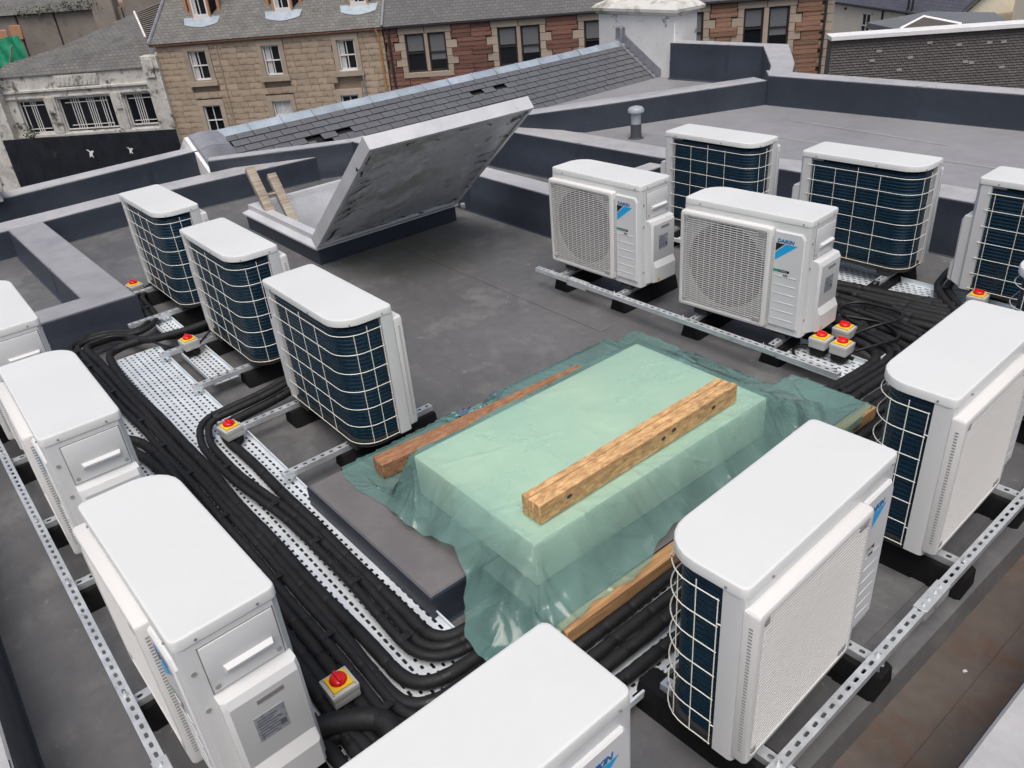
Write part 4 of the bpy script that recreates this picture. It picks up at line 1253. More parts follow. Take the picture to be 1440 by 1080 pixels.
    # smooth wandering hem: squeeze the rows outside it onto the hem line
    dead0 = np.zeros((ny, nx), bool); dead1 = np.zeros((ny, nx), bool)
    def squeeze(A, dead, lo_, hi_):
        n_ = A.shape[0]
        for i in range(A.shape[1]):
            for b, side in ((lo_(i), 0), (n_-1-hi_(i), 1)):
                k = int(math.floor(b)); fr = b-k
                p = A[k, i]*(1-fr)+A[min(k+1, n_-1), i]*fr
                if side == 0: A[:k+1, i] = p; dead[:k, i] = True
                else: A[k+1:, i] = p; dead[k+2:, i] = True
    def front(i):
        t = i/nx
        lim = 40 if t < .60 else max(8, 40-(t-.60)*190)
        return lim+4*math.sin(i*.03+1)+1.6*math.sin(i*.075)+.6*math.sin(i*.31)
    squeeze(P, dead0, front, lambda i: 14+3.5*math.sin(i*.025)+1.6*math.sin(i*.065+2)+.9*math.sin(i*.29))
    squeeze(P.transpose(1, 0, 2), dead1.T, lambda j: 10+3.5*math.sin(j*.025)+1.8*math.sin(j*.065+1)+.9*math.sin(j*.27), lambda j: 38+4*math.sin(j*.03+2)+2.4*math.sin(j*.085)+.8*math.sin(j*.3))
    dead = dead0 | dead1
    v = P.reshape(-1, 3)
    f = []
    for j in range(ny-1):
        for i in range(nx-1):
            if not (dead[j, i] or dead[j+1, i] or dead[j, i+1] or dead[j+1, i+1]):
                f.append((j*nx+i, j*nx+i+1, (j+1)*nx+i+1, (j+1)*nx+i))
    me = bpy.data.meshes.new('plastic_sheet')
    me.from_pydata(v.tolist(), [], f)
    me.polygons.foreach_set('use_smooth', [True]*len(f))
    me.set_sharp_from_angle(angle=R(32))
    me.materials.append(M['film'])
    o = bpy.data.objects.new('plastic_sheet', me); col.objects.link(o)
    return tag(o, 'translucent green plastic sheet draped over the rooflight box', 'plastic sheet')
drape()

# small litter on the felt, and a pale fleck painting a gutter glint
lt = [(-1.25, .95, .016), (-.62, 2.45, .009)]
for i, (x, y, s) in enumerate(lt):
    mb = MB(); mb.prism([(-s, -s*.6), (s, -s*.5), (s*.8, s*.7), (-s*.6, s*.5)], 0, .003)
    o = mb.build('scrap_and_glint', M['offwhite'], None, 0); o.location = (x, y, .0005 if x < -.75 else -.0845); o.rotation_euler = (0, 0, i)
    tag(o, ['tiny white scrap on the dark floor in front of the bottom edge unit', 'tiny pale fleck painting a glint in the brown gutter on the right'][i], 'scrap')

# ================================================================== SLATE ROOF AND CHIMNEY
sr_ = empty('slate_roof', (0, 0, 0), 0, 'new dark slate roof with lead ridge running behind the hatch', 'roof')
ra, rb = Vector((-10.18, 3.41, .50)), Vector((-10.365, 11.05, .50))
rd = (rb-ra).normalized(); rs_ = Vector((rd.y, -rd.x, 0))
PIT = R(32)
dn_ = (rs_*math.cos(PIT)+Vector((0, 0, -math.sin(PIT))))
nm_ = rd.cross(dn_).normalized()
if nm_.z < 0: nm_ = -nm_
RL = (rb-ra).length
def rp(s, t, o=0.): return ra+rd*s+dn_*t+nm_*o
SLOPE = .93
mb = MB()
back = -rs_*math.cos(PIT)+Vector((0, 0, -math.sin(PIT)))
mb.add([rp(-.05, 0, -.02), rp(RL, 0, -.02), rp(RL, 1.0, -.02), rp(-.05, 1.15, -.02), ra+back*1.6-rd*.05, rb+back*1.6], [(0, 3, 2, 1), (0, 1, 5, 4)])
mb.build('underlay', M['under'], sr_, 0)
sl = MB()
a_, t_ = .1065, .0055
sl.add([(-a_, 0, t_), (a_, 0, t_), (a_, .137, t_), (-a_, .137, t_)], [(0, 1, 2, 3)], 0)
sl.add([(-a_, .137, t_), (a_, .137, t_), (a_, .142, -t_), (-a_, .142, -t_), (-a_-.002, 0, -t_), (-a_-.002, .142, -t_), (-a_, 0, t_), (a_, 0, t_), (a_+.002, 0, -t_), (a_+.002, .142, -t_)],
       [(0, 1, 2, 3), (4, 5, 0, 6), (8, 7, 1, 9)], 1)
SLM = mesh_only(sl, 'slate', [M['slate'], M['slateshade']], 0)
SGN = 1
rot = Matrix((rd, dn_, nm_)).transposed().to_4x4()
holes = {(3.95, 3), (4.45, 2)}
rowh = .112
cnt = 0
gap_pts = [(1.62, .52), (1.17, .56), (3.80, .42), (4.32, .36)]
for r_ in range(9):
    t = .085+rowh*r_
    s0 = .11 if r_ % 2 else 0
    n = int((RL-s0)/.222)
    for i in range(n):
        s = s0+.111+i*.222
        if any(abs(s-a) < .112 and abs(t+.085-b) < rowh*.52 for a, b in gap_pts): continue
        if s < 2.1 and t > .75: continue
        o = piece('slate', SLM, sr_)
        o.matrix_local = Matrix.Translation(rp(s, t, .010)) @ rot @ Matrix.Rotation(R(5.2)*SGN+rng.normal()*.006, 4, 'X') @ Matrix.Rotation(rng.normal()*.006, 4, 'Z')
        cnt += 1
for i in range(17):
    a, b = RL*i/17, RL*(i+1)/17
    mb = MB()
    jo = 0
    prof = [(.125, .022), (.08, .024), (.02, .030), (0, .038)]
    rg = []
    for s in (a-.02, b+.005):
        pts = [rp(s, t, o_) for t, o_ in prof]
        pts += [ra+rd*s+back*t+Vector((0, 0, 1))*o_ for t, o_ in reversed(prof[:-1])]
        rg.append(pts)
    k = len(rg[0])
    mb.add(rg[0]+rg[1], [(j, j+1, k+j+1, k+j) for j in range(k-1)])
    # welted joint
    pts = [p+Vector((0, 0, .002)) for p in rg[1]]
    mb.tube(pts, .007, 6)
    mb.build('ridge_flashing', M['lead'], sr_, 40)
# verge flashing and white gable at the left end
for i in range(4):
    t0, t1 = .0+.26*i, .26*(i+1)+.01
    mb = MB()
    rg = [[rp(s, t, o_) for s, o_ in ((-.34, -.03), (-.30, .05), (-.16, .07), (-.02, .05), (.09, .022))] for t in (t0, t1)]
    mb.add(rg[0]+rg[1], [(j, j+1, 5+j+1, 5+j) for j in range(4)])
    mb.build('verge_flashing', M['leadd'], sr_, 30)
mb = MB(); g0 = ra-rd*.36
mb.add([g0+Vector((0, 0, .02)), g0+rs_*.9+Vector((0, 0, -.56)), g0-rs_*.9+Vector((0, 0, -.56)), g0+rd*.05+Vector((0, 0, .02)), g0+rd*.05+rs_*.9+Vector((0, 0, -.56)), g0+rd*.05-rs_*.9+Vector((0, 0, -.56))],
       [(0, 2, 1), (3, 4, 5), (0, 1, 4, 3), (0, 3, 5, 2)])
mb.build('gable_board', M['wpaint'], sr_, 0)

ck = empty('chimney_stack', (0, 0, 0), 0, 'white rendered chimney stack with a moulded mossy cap', 'chimney')
cx0, cx1, cy0, cy1 = -10.92, -9.19, 10.80, 11.36
MB().rbox(cx0, cx1, cy0, cy1, -.3, .93, .012, 1).build('stack', M['chim'], ck)
mb = MB()
def sqr(d, z): return [(cx0-d, cy0-d, z), (cx1+d, cy0-d, z), (cx1+d, cy1+d, z), (cx0-d, cy1+d, z)]
mb.rings([sqr(.0, .925), sqr(.03, .94), sqr(.035, .965), sqr(.085, .985), sqr(.09, 1.03), sqr(.02, 1.09), sqr(-.1, 1.14)])
mb.build('cap', M['chimcap'], ck, 20)
mb = MB()   # stepped lead abutment down the slope
pa_ = [rp(RL-.285, t, .0) for t in np.linspace(-.05, 1.06, 8).tolist()]
for a, b in zip(pa_, pa_[1:]):
    mb.add([a+Vector((0, 0, .02)), b+Vector((0, 0, .02)), b+Vector((0, 0, .17)), a+Vector((0, 0, .17)), a+rd*.25+Vector((0, 0, .17)), b+rd*.25+Vector((0, 0, .17)), a-rd*.12+Vector((0, 0, .035)), b-rd*.12+Vector((0, 0, .035))],
           [(0, 1, 2, 3), (3, 2, 5, 4), (6, 7, 1, 0)])
mb.build('abutment_flashing', M['leadd'], sr_, 0)
mb = MB(); mb.rbox(-10.42, -10.28, 10.70, 10.80, .42, .74, .01, 1); mb.build('lead_saddle', M['leadd'], sr_)

# stone coping at the left edge
sc = MB(); sc.rbox(-.22, .22, -.2, .13, 0, .10, .015, 2); sc.rbox(-.18, .18, -.2, .10, -.10, .001, .01, 1)
o = sc.build('coping_stone', M['oldwhite']); o.location = (-10.02, .86, .44)
tag(o, 'cream moulded stone cut by the left edge on the outer parapet', 'stone')

# ================================================================== BUILDINGS ACROSS THE STREET
T45 = R(45)
tv, nv = Vector((1, 1, 0))/2**.5, Vector((-1, 1, 0))/2**.5
def site(name, Dd, label, cat='building'):
    return empty(name, tuple(nv*Dd), T45, label, cat)
UNITCUBE = {}
def unit_cube(key, m, bev=.012):
    if key not in UNITCUBE:
        mb = MB()
        # rounded front face (y = 0 front, y = 1 back)
        mb.rings([[(-.5, 1, -.5), (.5, 1, -.5), (.5, 1, .5), (-.5, 1, .5)], [(-.5, .12, -.5), (.5, .12, -.5), (.5, .12, .5), (-.5, .12, .5)],
                  [(-.5+bev, 0, -.5+bev*2), (.5-bev, 0, -.5+bev*2), (.5-bev, 0, .5-bev*2), (-.5+bev, 0, .5-bev*2)]][::1])
        UNITCUBE[key] = mesh_only(mb, key, m, 0)
    return UNITCUBE[key]
def block(name, key, m, parent, s0, s1, z0, z1, y0=-.03, dep=.25):
    return piece(name, unit_cube(key, m), parent, ((s0+s1)/2, y0, (z0+z1)/2), (s1-s0, dep, z1-z0))

def sash_window(parent, s0, s1, z0, z1, y=.10, frame='sash', bars=True, curtain=None, surround=None, sillp=None, mull=False):
    wd = MB()
    t = .075
    for a, b, c, d in ((s0, s1, z1-t, z1), (s0, s1, z0, z0+t*1.3), (s0, s0+t, z0, z1), (s1-t, s1, z0, z1)): wd.box(a, b, y, y+.08, c, d)
    zm = (z0+z1)/2
    wd.box(s0+t, s1-t, y-.02, y+.05, zm-.03, zm+.03)
    o = wd.build('window', M[frame], parent, 0)
    if bars:
        b_ = MB(); sm_ = (s0+s1)/2
        b_.box(sm_-.022, sm_+.022, y-.005, y+.05, z0+t, zm-.03); b_.box(sm_-.022, sm_+.022, y+.0, y+.05, zm+.03, z1-t)
        b_.build('glazing_bar', M[frame], o, 0)
    MB().box(s0+t*.5, s1-t*.5, y+.055, y+.065, z0+t*.5, zm).build('pane', M['glass'], o, 0)
    MB().box(s0+t*.5, s1-t*.5, y+.066, y+.076, zm, z1-t*.5).build('pane', M['glass'], o, 0)
    if curtain:
        c_ = MB()
        for a, b, z_ in curtain:
            c_.box(s0+(s1-s0)*a, s0+(s1-s0)*b, y+.048, y+.053, z0+(z1-z0)*z_[0], z0+(z1-z0)*z_[1])
        c_.build('curtain', M['curtain'] if frame == 'sash' else M['blind'], o, 0)
    return o

# ---- sandstone house
sh = site('sandstone_house', 45, 'weathered sandstone house with white sash windows and a slate roof with dormers')
sa, sb = -24.45, -11.62
EZ = -1.90
MB().box(sa, sb, .21, 9, -10.5, EZ).build('wall', M['mortar'], sh, 0)
wins = [(-22.66, -21.66, -3.92, -2.38), (-18.44, -17.46, -3.92, -2.38), (-14.22, -13.26, -3.92, -2.38),
        (-22.60, -21.58, -6.9, -5.27), (-18.5, -17.42, -6.9, -5.27), (-14.5, -13.5, -6.9, -5.2)]
reserved = []
for (a, b, c, d) in wins: reserved.append((a-.27, b+.27, c-.30, d+.33))
zc = EZ-.14; row = 0
while zc > -7.6:
    hgt = .29+.06*rng.random(); z0_, z1_ = zc-hgt, zc
    s = sa+(0 if row % 2 else -.3)
    while s < sb:
        wl = .45+.65*rng.random(); a, b = max(s, sa), min(s+wl, sb)
        segs = [(a, b)]
        for (ra_, rb_, rc_, rd_2) in reserved:
            if z1_ > rc_ and z0_ < rd_2:
                ns = []
                for (p, q_) in segs:
                    if q_ <= ra_ or p >= rb_: ns.append((p, q_))
                    else:
                        if p < ra_: ns.append((p, ra_))
                        if q_ > rb_: ns.append((rb_, q_))
                segs = ns
        for (p, q_) in segs:
            if q_-p > .06: block('stone', 'sandstone_block', M['sand'], sh, p+.004, q_-.004, z0_+.004, z1_-.004, -.03+.010*rng.random())
        s += wl
    zc -= hgt; row += 1
for i, (a, b, c, d) in enumerate(wins):
    m_ = MB()
    m_.box(a-.26, a-.004, -.06, .2, c-.03, d+.004); m_.box(b+.004, b+.26, -.06, .2, c-.03, d+.004); m_.box(a-.26, b+.26, -.065, .2, d+.006, d+.31)
    m_.build('window_surround', M['sand2'], sh, 0)
    MB().box(a-.33, b+.33, -.15, .2, c-.29, c-.034).build('sill', M['sand2'], sh, 0)
    cur = {0: [(.1, .34, (.03, .97))], 1: [(.12, .4, (.05, .95))], 2: [(.1, .36, (.03, .97))], 4: [(.1, .9, (.1, .95))]}.get(i)
    sash_window(sh, a, b, c, d, .08, 'sash', True, cur)
    if i == 2: MB().box(a-.02, b+.02, -.155, -.02, c-.03, c+.03).build('sill_paint', M['wpaint'], sh, 0)
MB().rbox(sa-.25, sb+.1, -.22, .2, EZ-.14, EZ+.0, .04, 1).build('eaves_gutter', M['copper'], sh)
mb = MB()
for z in (EZ-.05, -2.2): pass
mb.tube([(-11.95, -.2, EZ-.1), (-11.86, -.14, -2.25), (-11.84, -.10, -2.5), (-11.84, -.10, -9)], .055, 8)
mb.build('downpipe', M['pipeor'], sh)
mb = MB(); mb.tube([(-20.95, -.08, -2.1), (-20.93, -.08, -9)], .04, 6); mb.build('waste_pipe', M['sand2'], sh)
mb = MB(); mb.tube([(-13.02, -.1, -3.9), (-13.0, -.12, -9)], .05, 6); mb.build('vent_stack', M['leadd'], sh)
# roof
mb = MB(); PR_ = R(43)
def rf(s, d, o=0.): return Vector((s, -.25+d*math.cos(PR_)-o*math.sin(PR_), EZ+.02+d*math.sin(PR_)+o*math.cos(PR_)))
mb.add([rf(sa-.2, 0), rf(sb+.1, 0), rf(sb+.1, 9), rf(sa+1.2, 9)], [(0, 1, 2, 3)])
mb.build('roof', M['oldslate'], sh, 0, uv=lambda c: (c.x, math.hypot(c.y, c.z+1.9)))
mb = MB(); mb.tube([rf(sa-.2, 0, .03), rf(sa+1.2, 9, .03)], .09, 6); mb.build('hip_flashing', M['leadd'], sh)
for (c, hw) in ((-21.75, .50), (-17.10, .50), (-12.90, .50)):
    y0_ = .78; zb = -.78; zt_ = 1.6; cant = .42
    dm = MB()
    P_ = [(c-hw, y0_), (c+hw, y0_), (c+hw+cant, y0_+.42), (c+hw+cant, y0_+3.2), (c-hw-cant, y0_+3.2), (c-hw-cant, y0_+.42)]
    dm.prism(P_, zb-.3, zb)
    d_o = dm.build('dormer', M['sash'], sh, 0)
    core = [(c-hw+.1, y0_+.09), (c+hw-.1, y0_+.09), (c+hw+cant-.12, y0_+.5), (c+hw+cant-.12, y0_+3.1), (c-hw-cant+.12, y0_+3.1), (c-hw-cant+.12, y0_+.5)]
    MB().prism(core, zb, zt_).build('pane', M['glass'], d_o, 0)
    fm = MB()
    for i in range(2): pass
    for s_ in (-1, 1):
        fm.box(c+s_*hw-.06, c+s_*hw+.06, y0_-.01, y0_+.11, zb, zt_)
        x_ = c+s_*(hw+cant)
        fm.box(x_-.07, x_+.07, y0_+.36, y0_+.52, zb, zt_)
    fm.build('corner_post', M['timber'], d_o, 0)
    wf = MB()
    wf.box(c-hw+.06, c-hw+.15, y0_+.0, y0_+.085, zb, zt_); wf.box(c+hw-.15, c+hw-.06, y0_, y0_+.085, zb, zt_); wf.box(c-hw+.15, c+hw-.15, y0_, y0_+.085, zb, zb+.12)
    wf.box(c-.02, c+.02, y0_+.02, y0_+.085, zb+.12, zt_); wf.box(c-hw+.15, c+hw-.15, y0_+.02, y0_+.085, zb+.95, zb+1.03)
    wf.build('sash_frame', M['sash'], d_o, 0)
    MB().box(c-hw+.16, c-.18, y0_+.072, y0_+.082, zb+.12, zb+.9).build('curtain', M['curtain'], d_o, 0)
    ap_ = MB(); n = 9
    va = [rf(c-1.05+2.1*i/(n-1), (zb-.3-EZ)/math.sin(PR_)+.35, .03) for i in range(n)]
    vb = [rf(c-.95+1.9*i/(n-1), (zb-.3-EZ)/math.sin(PR_)-.10-.22*math.sin(math.pi*i/(n-1)), .03) for i in range(n)]
    ap_.add(va+vb, [(i, n+i, n+i+1, i+1) for i in range(n-1)])
    ap_.build('lead_apron', M['lead'], d_o, 0)

# ---- red stone building
rs2 = site('red_stone_building', 45, 'red rock faced stone building with cream window surrounds and dark paired windows')
sa2, sb2 = -11.55, 11.42
MB().box(sa2, sb2, .21, 5, -10.5, EZ).build('wall', M['mortar'], rs2, 0)
prs = [(-10.48, -9.44), (-9.25, -8.29), (-5.51, -4.51), (-4.30, -3.29), (-.99, .02), (.22, 1.2), (3.05, 3.98), (4.14, 5.05), (7.06, 8.03), (8.28, 9.29)]
WZ0, WZ1 = -4.27, -2.36
for i, (a, b) in enumerate(prs):
    cur = [(.1, .9, (.55, .95))] if i % 2 == 0 else [(.1, .9, (.3, .95))]
    sash_window(rs2, a, b, WZ0, WZ1, .07, 'brownframe', False, cur)
tops = [(prs[i][0], prs[i+1][1]) for i in range(0, 10, 2)]
for j, (a, b) in enumerate(tops):
    m1 = (prs[2*j][1], prs[2*j+1][0])
    block('mullion', 'cream_stone', M['sand2'], rs2, m1[0]+.004, m1[1]-.004, WZ0, WZ1, -.02)
    block('lintel', 'cream_stone', M['sand2'], rs2, a-.34, (a+b)/2-.01, WZ1+.01, EZ-.12, -.035)
    block('lintel', 'cream_stone', M['sand2'], rs2, (a+b)/2+.01, b+.34, WZ1+.01, EZ-.12, -.035)
    block('sill', 'cream_stone', M['sand2'], rs2, a-.30, b+.30, WZ0-.26, WZ0-.01, -.12, .33)
    z = WZ1; k = 0
    while z > WZ0+.05:
        z2 = max(z-.40, WZ0); e = .60 if k % 2 else .30
        block('quoin', 'cream_stone', M['sand2'], rs2, a-e, a-.006, z2+.01, z-.005, -.03)
        block('quoin', 'cream_stone', M['sand2'], rs2, b+.006, b+e, z2+.01, z-.005, -.03)
        z = z2; k += 1
zc = EZ-.13
ri = 0
while zc > -5.6:
    hh = .205+.03*rng.random()
    for j in range(6):
        a = sa2 if j == 0 else tops[j-1][1]
        b = sb2 if j == 5 else tops[j][0]
        zmid = zc-hh/2
        inw = WZ0 < zmid < WZ1
        k = int((WZ1-zmid)/.40)
        e = (.62 if k % 2 else .32) if inw else (.36 if zmid > WZ1 else -.0)
        A = a+(e if j > 0 else 0); B = b-(e if j < 5 else .35+(.25 if ri % 2 else 0))
        if zmid <= WZ0 and zmid > WZ0-.27: A = a+(.32 if j > 0 else 0); B = b-(.32 if j < 5 else .35)
        mtl = ('red_stone', M['redst']) if j < 3 else ('brown_stone', M['brownst'])
        if zmid < WZ0-.27:
            if j < 5: B = (tops[j][0]+tops[j][1])/2
            if j > 0: A = (tops[j-1][0]+tops[j-1][1])/2
        if j == 0 and inw and k % 2: 
            A += .15
        n_ = max(1, int((B-A)/1.25+.5))
        for i in range(n_):
            block('stone_course', mtl[0], mtl[1], rs2, A+(B-A)*i/n_+.006, A+(B-A)*(i+1)/n_-.006, zc-hh+.008, zc-.008, -.05-.05*rng.random(), .28)
    zc -= hh; ri += 1
z = EZ-.13; k = 0
while z > -6:
    block('quoin', 'brown_cream_stone', M['sand2'], rs2, sb2-(.60 if k % 2 else .34), sb2, z-.40, z-.01, -.04)
    z -= .41; k += 1
MB().rbox(sa2, sb2+.1, -.25, .2, EZ-.12, EZ+.02, .04, 1).build('eaves_gutter', M['gutb'], rs2)
mb = MB(); mb.tube([(11.0, -.14, EZ-.05), (10.95, -.12, -10)], .06, 8); mb.build('downpipe', M['gutb'], rs2)
mb = MB(); mb.tube([(-11.3, -.14, EZ-.05), (-11.28, -.12, -10)], .06, 8); mb.build('downpipe', M['gutb'], rs2)
mb = MB(); mb.add([rf(sa2, 0), rf(sb2+.15, 0), rf(sb2+.15, 6.5), rf(sa2, 6.5)], [(0, 1, 2, 3)])
mb.build('roof', M['darkslate'], rs2, 0, uv=lambda c: (c.x, math.hypot(c.y, c.z+1.9)))
mb = MB(); mb.box(sa2-.06, sa2+.03, 0, .1, -1.8, -1.7); 
o_ = MB().tube([rf(sa2, .02, .05), rf(sa2, 9, .05)], .07, 6).build('roof_joint', M['leadd'], rs2)

# ---- white corner building
wb = site('white_corner_building', 45, 'peeling white building with metal framed windows under a mossy slate roof')
a, b = -34.3, -24.5
WT = -3.04
lw = [(-33.72, -32.02, -6.2, -4.38), (-31.20, -27.92, -6.12, -4.36), (-27.12, -25.46, -6.08, -4.36)]
f = MB()
f.box(a, b, .30, 7, -10.5, WT)
f.box(a, b, -.05, .30, -4.34, WT)
f.box(a, b, -.05, .30, -10.5, -6.22)
ed = [a]+[e for w_ in lw for e in (w_[0], w_[1])]+[b]
for i in range(0, len(ed), 2): f.box(ed[i], ed[i+1], -.05, .30, -6.22, -4.34)
f.build('wall', M['oldwhite'], wb, 0)
cn = MB()
cn.rbox(a-.1, b+.0, -.18, -.04, -3.92, -3.76, .03, 1); cn.rbox(a, b, -.12, -.04, -4.26, -4.14, .02, 1); cn.rbox(a-.1, b, -.16, -.04, -6.42, -6.24, .03, 1)
cn.build('cornice', M['oldwhite'], wb)
for x0_, x1_ in ((-31.95, -31.28), (-27.86, -27.2)):
    pl = MB().rbox(x0_, x1_, -.16, -.052, -6.24, -4.14, .02, 1).build('pilaster', M['oldwhite'], wb)
    MB().rbox(x0_+.2, x1_-.12, -.22, -.158, -5.1, -4.2, .02, 1).build('pilaster_label', M['oldwhite'], pl)
MB().rbox(-25.38, -24.44, -.30, .6, -10.5, -2.42, .04, 1).build('end_pillar', M['oldwhite'], wb)
MB().rbox(-25.25, -24.68, -.40, -.302, -3.55, -2.55, .03, 1).build('pillar_tablet', M['oldwhite'], wb)
MB().rbox(-36.4, -34.32, -.6, .6, -10.5, -3.2, .04, 1).build('end_pillar', M['oldwhite'], wb)
rl = MB().rbox(-30.9, -28.3, -.13, -.06, -3.7, -3.1, .03, 1).build('name_panel', M['oldwhite'], wb)
rel = MB()
for i in range(9):
    x_ = -30.7+i*.27; rel.rbox(x_, x_+.16, -.165, -.131, -3.62+.03*(i % 3), -3.2+.02*(i % 2), .03, 1)
rel.build('worn_relief', M['oldwhite'], rl)
for j, (s0, s1, z0, z1) in enumerate(lw):
    wf = MB()
    for q0, q1, q2, q3 in ((s0, s1, z1-.05, z1), (s0, s1, z0, z0+.06), (s0, s0+.05, z0, z1), (s1-.05, s1, z0, z1)): wf.box(q0, q1, .12, .17, q2, q3)
    wo = wf.build('window', M['sash'], wb, 0)
    bb = MB()
    fr_ = {0: (.16, .42, .50, .58), 1: (.22, .27, .31, .36, .52, .56, .60, .64, .78, .82, .88), 2: (.34, .42, .50, .58)}[j]
    for t in fr_: bb.box(s0+(s1-s0)*t-.02, s0+(s1-s0)*t+.02, .12, .16, z0, z1)
    bb.box(s0+(s1-s0)*.1, s1-(s1-s0)*.1, .12, .16, z1-.28, z1-.24); bb.box(s0+(s1-s0)*.1, s1-(s1-s0)*.1, .12, .16, z0+.22, z0+.26)
    bb.build('glazing_bar', M['sash'], wo, 0)
    MB().box(s0, s1, .18, .19, z0, z1).build('pane', M['glass'], wo, 0)
mb = MB()
vs = [(a-.1, -.15, WT+.01), (-25.4, -.15, WT+.03), (-24.25, .9, -1.85), (-25.35, 1.0, -1.65), (-26.9, 3.6, -.46), (-31.5, 2.0, -1.9), (-34.3, .8, -2.45)]
mb.add(vs, [(0, 1, 2, 3), (0, 3, 4, 5), (0, 5, 6)])
mb.build('roof', M['oldslate'], wb, 0, uv=lambda c: (c.x, math.hypot(c.y, c.z+3)*1.1))
mb = MB(); mb.add([(-26.9, 3.6, -.48), (-25.35, 1.0, -1.67), (-24.2, 1.0, -1.80), (-23.7, 4.2, .1), (-24.8, 4.4, .1)], [(0, 1, 2, 3, 4)])
mb.build('stripped_roof', M['under'], wb, 0)
for i in range(15):
    t0 = (i+.5)/15
    p0 = Vector((-26.9, 3.6, -.44)).lerp(Vector((-25.35, 1.0, -1.62)), t0); p1 = Vector((-24.8, 4.4, .15)).lerp(Vector((-24.2, 1.0, -1.75)), t0)
    MB().tube([p0, p1], .028, 4).build('roof_batten', M['oldgrey'], wb, 0)
mb = MB(); mb.tube([(-27.0, 3.5, -.42), (-25.35, .95, -1.60)], .06, 6); mb.tube([(-25.1, 4.4, .16), (-24.3, 4.3, .12)], .10, 6); mb.build('hip_flashing', M['wpaint'], wb)

# ---- black hoarding
hb = site('black_hoarding', 40, 'black street hoarding of tall boards with white bird shapes', 'hoarding')
hs0, hs1 = -31.6, -21.85
n = 18
for i in range(n):
    x_0 = hs0+(hs1-hs0)*i/n; x_1 = hs0+(hs1-hs0)*(i+1)/n-.012
    p = MB().rbox(x_0, x_1, -.02+.012*(i % 2), .03, -10.5, -5.47+.03*rng.random(), .006, 1).build('hoarding_board', M['hoard'], hb)
def bird(s, z, k, mt):
    pts = [(-.20, .16), (-.06, .13), (.03, .05), (.10, .10), (.20, .06), (.12, .0), (.06, -.10), (.10, -.26), (.0, -.16), (-.10, -.22), (-.07, -.05), (-.05, .04)]
    mb = MB(); mb.add([(s+p_[0]*k, -.026, z+p_[1]*k) for p_ in pts], [tuple(range(len(pts)))])
    return mb.build('bird_mark', mt, hb, 0)
bird(-26.9, -6.36, 1.1, M['wpaint']); bird(-24.65, -6.33, .9, M['wpaint']); bird(-28.95, -6.3, 1.1, M['fan'])

# ---- far building behind, with green tarpaulin
fb = site('far_building', 60, 'grey brown rendered building behind the white one at the top left corner')
MB().box(-50, -30, .3, 8, -10.5, -.55).build('wall', M['mortar'], fb, 0)
xs_ = [-48, -45.2, -42.6, -39.6, -36.4, -34.3, -32.2]
for i in range(len(xs_)-1):
    MB().rbox(xs_[i]+.08, xs_[i+1]-.08, 0, .3, -8, -.75, .03, 1).build('render_panel', M['oldgrey'], fb)
MB().rbox(-36.3, -34.6, -.5, .4, -3, 3, .04, 1).build('pier', M['oldgrey'], fb)
MB().rbox(-33.9, -31.0, -.3, .4, -3, 3, .04, 1).build('pier', M['oldgrey'], fb)
mb = MB(); mb.add([(-50, -.3, -.62), (-36.4, -.3, -.72), (-36.4, 3, 1.6), (-50, 3, 1.8)], [(0, 1, 2, 3)])
mb.build('roof', M['oldslate'], fb, 0, uv=lambda c: (c.x, c.y*1.4))
for x_, z_ in ((-44.1, -1.95), (-42.9, -1.7)):
    MB().rbox(x_-.45, x_+.45, -.12, .1, z_-.65, z_+.35, .05, 1).build('broken_masonry', M['timber'], fb)
def leafy(name, parent, cx, cy, cz, sx, sy, sz, n, m, size=.12):
    mb = MB(); g = np.random.default_rng(int(abs(cx*100)))
    for _ in range(n):
        p = Vector((cx, cy, cz))+Vector((g.normal()*sx*.4, g.normal()*sy*.4, g.normal()*sz*.4))
        a_ = Vector(g.normal(size=3).tolist()).normalized()*size; b_ = Vector(g.normal(size=3).tolist()).normalized()*size
        mb.add([p, p+a_, p+a_+b_*.6, p+b_], [(0, 1, 2, 3)])
    return tag(mb.build(name, m, parent, 0), kind='stuff')
leafy('gutter_weed', fb, -40.5, -.4, -.5, 3.2, .5, .4, 150, M['moss'], .12)
leafy('gutter_weed', fb, -37.5, -.4, -.35, 2.0, .5, .5, 150, M['moss'], .12)
wv = leafy('wall_weed', wb, -33.4, -.25, -6.15, .5, .3, .8, 130, M['moss'], .10)
leafy('wall_weed', wb, -34.4, -.4, -3.0, .6, .3, .8, 160, M['moss'], .13)
tp = MB(); n = 22
vv = []
for j in range(n):
    for i in range(n):
        u_, v_ = i/(n-1), j/(n-1)
        x_ = -44.6+3.0*u_+.9*(1-v_)*.4; z_ = -3.9+1.75*v_+.25*u_*(v_)-.35*math.sin(u_*3)*(1-v_)
        y_ = -.5+.10*math.sin(u_*17+3*v_)+.06*math.sin(u_*31-5*v_)
        vv.append((x_, y_, z_))
tp.add(vv, [(j*n+i, j*n+i+1, (j+1)*n+i+1, (j+1)*n+i) for j in range(n-1) for i in range(n-1)])
o = tp.build('tarpaulin', M['gtarp'], None, 60); o.location = tuple(nv*58.6); o.rotation_euler = (0, 0, T45)
tag(o, 'bright green tarpaulin hanging at the upper left edge over a ruined wall', 'tarpaulin')
o = MB().tube([(-42.9, -.75, -3.9), (-42.1, -.75, -2.5)], .06, 5).build('wooden_batten', M['oldwood']); o.location = tuple(nv*58.6); o.rotation_euler = (0, 0, T45)
tag(o, 'pale wooden batten leaning across the green tarpaulin', 'batten')

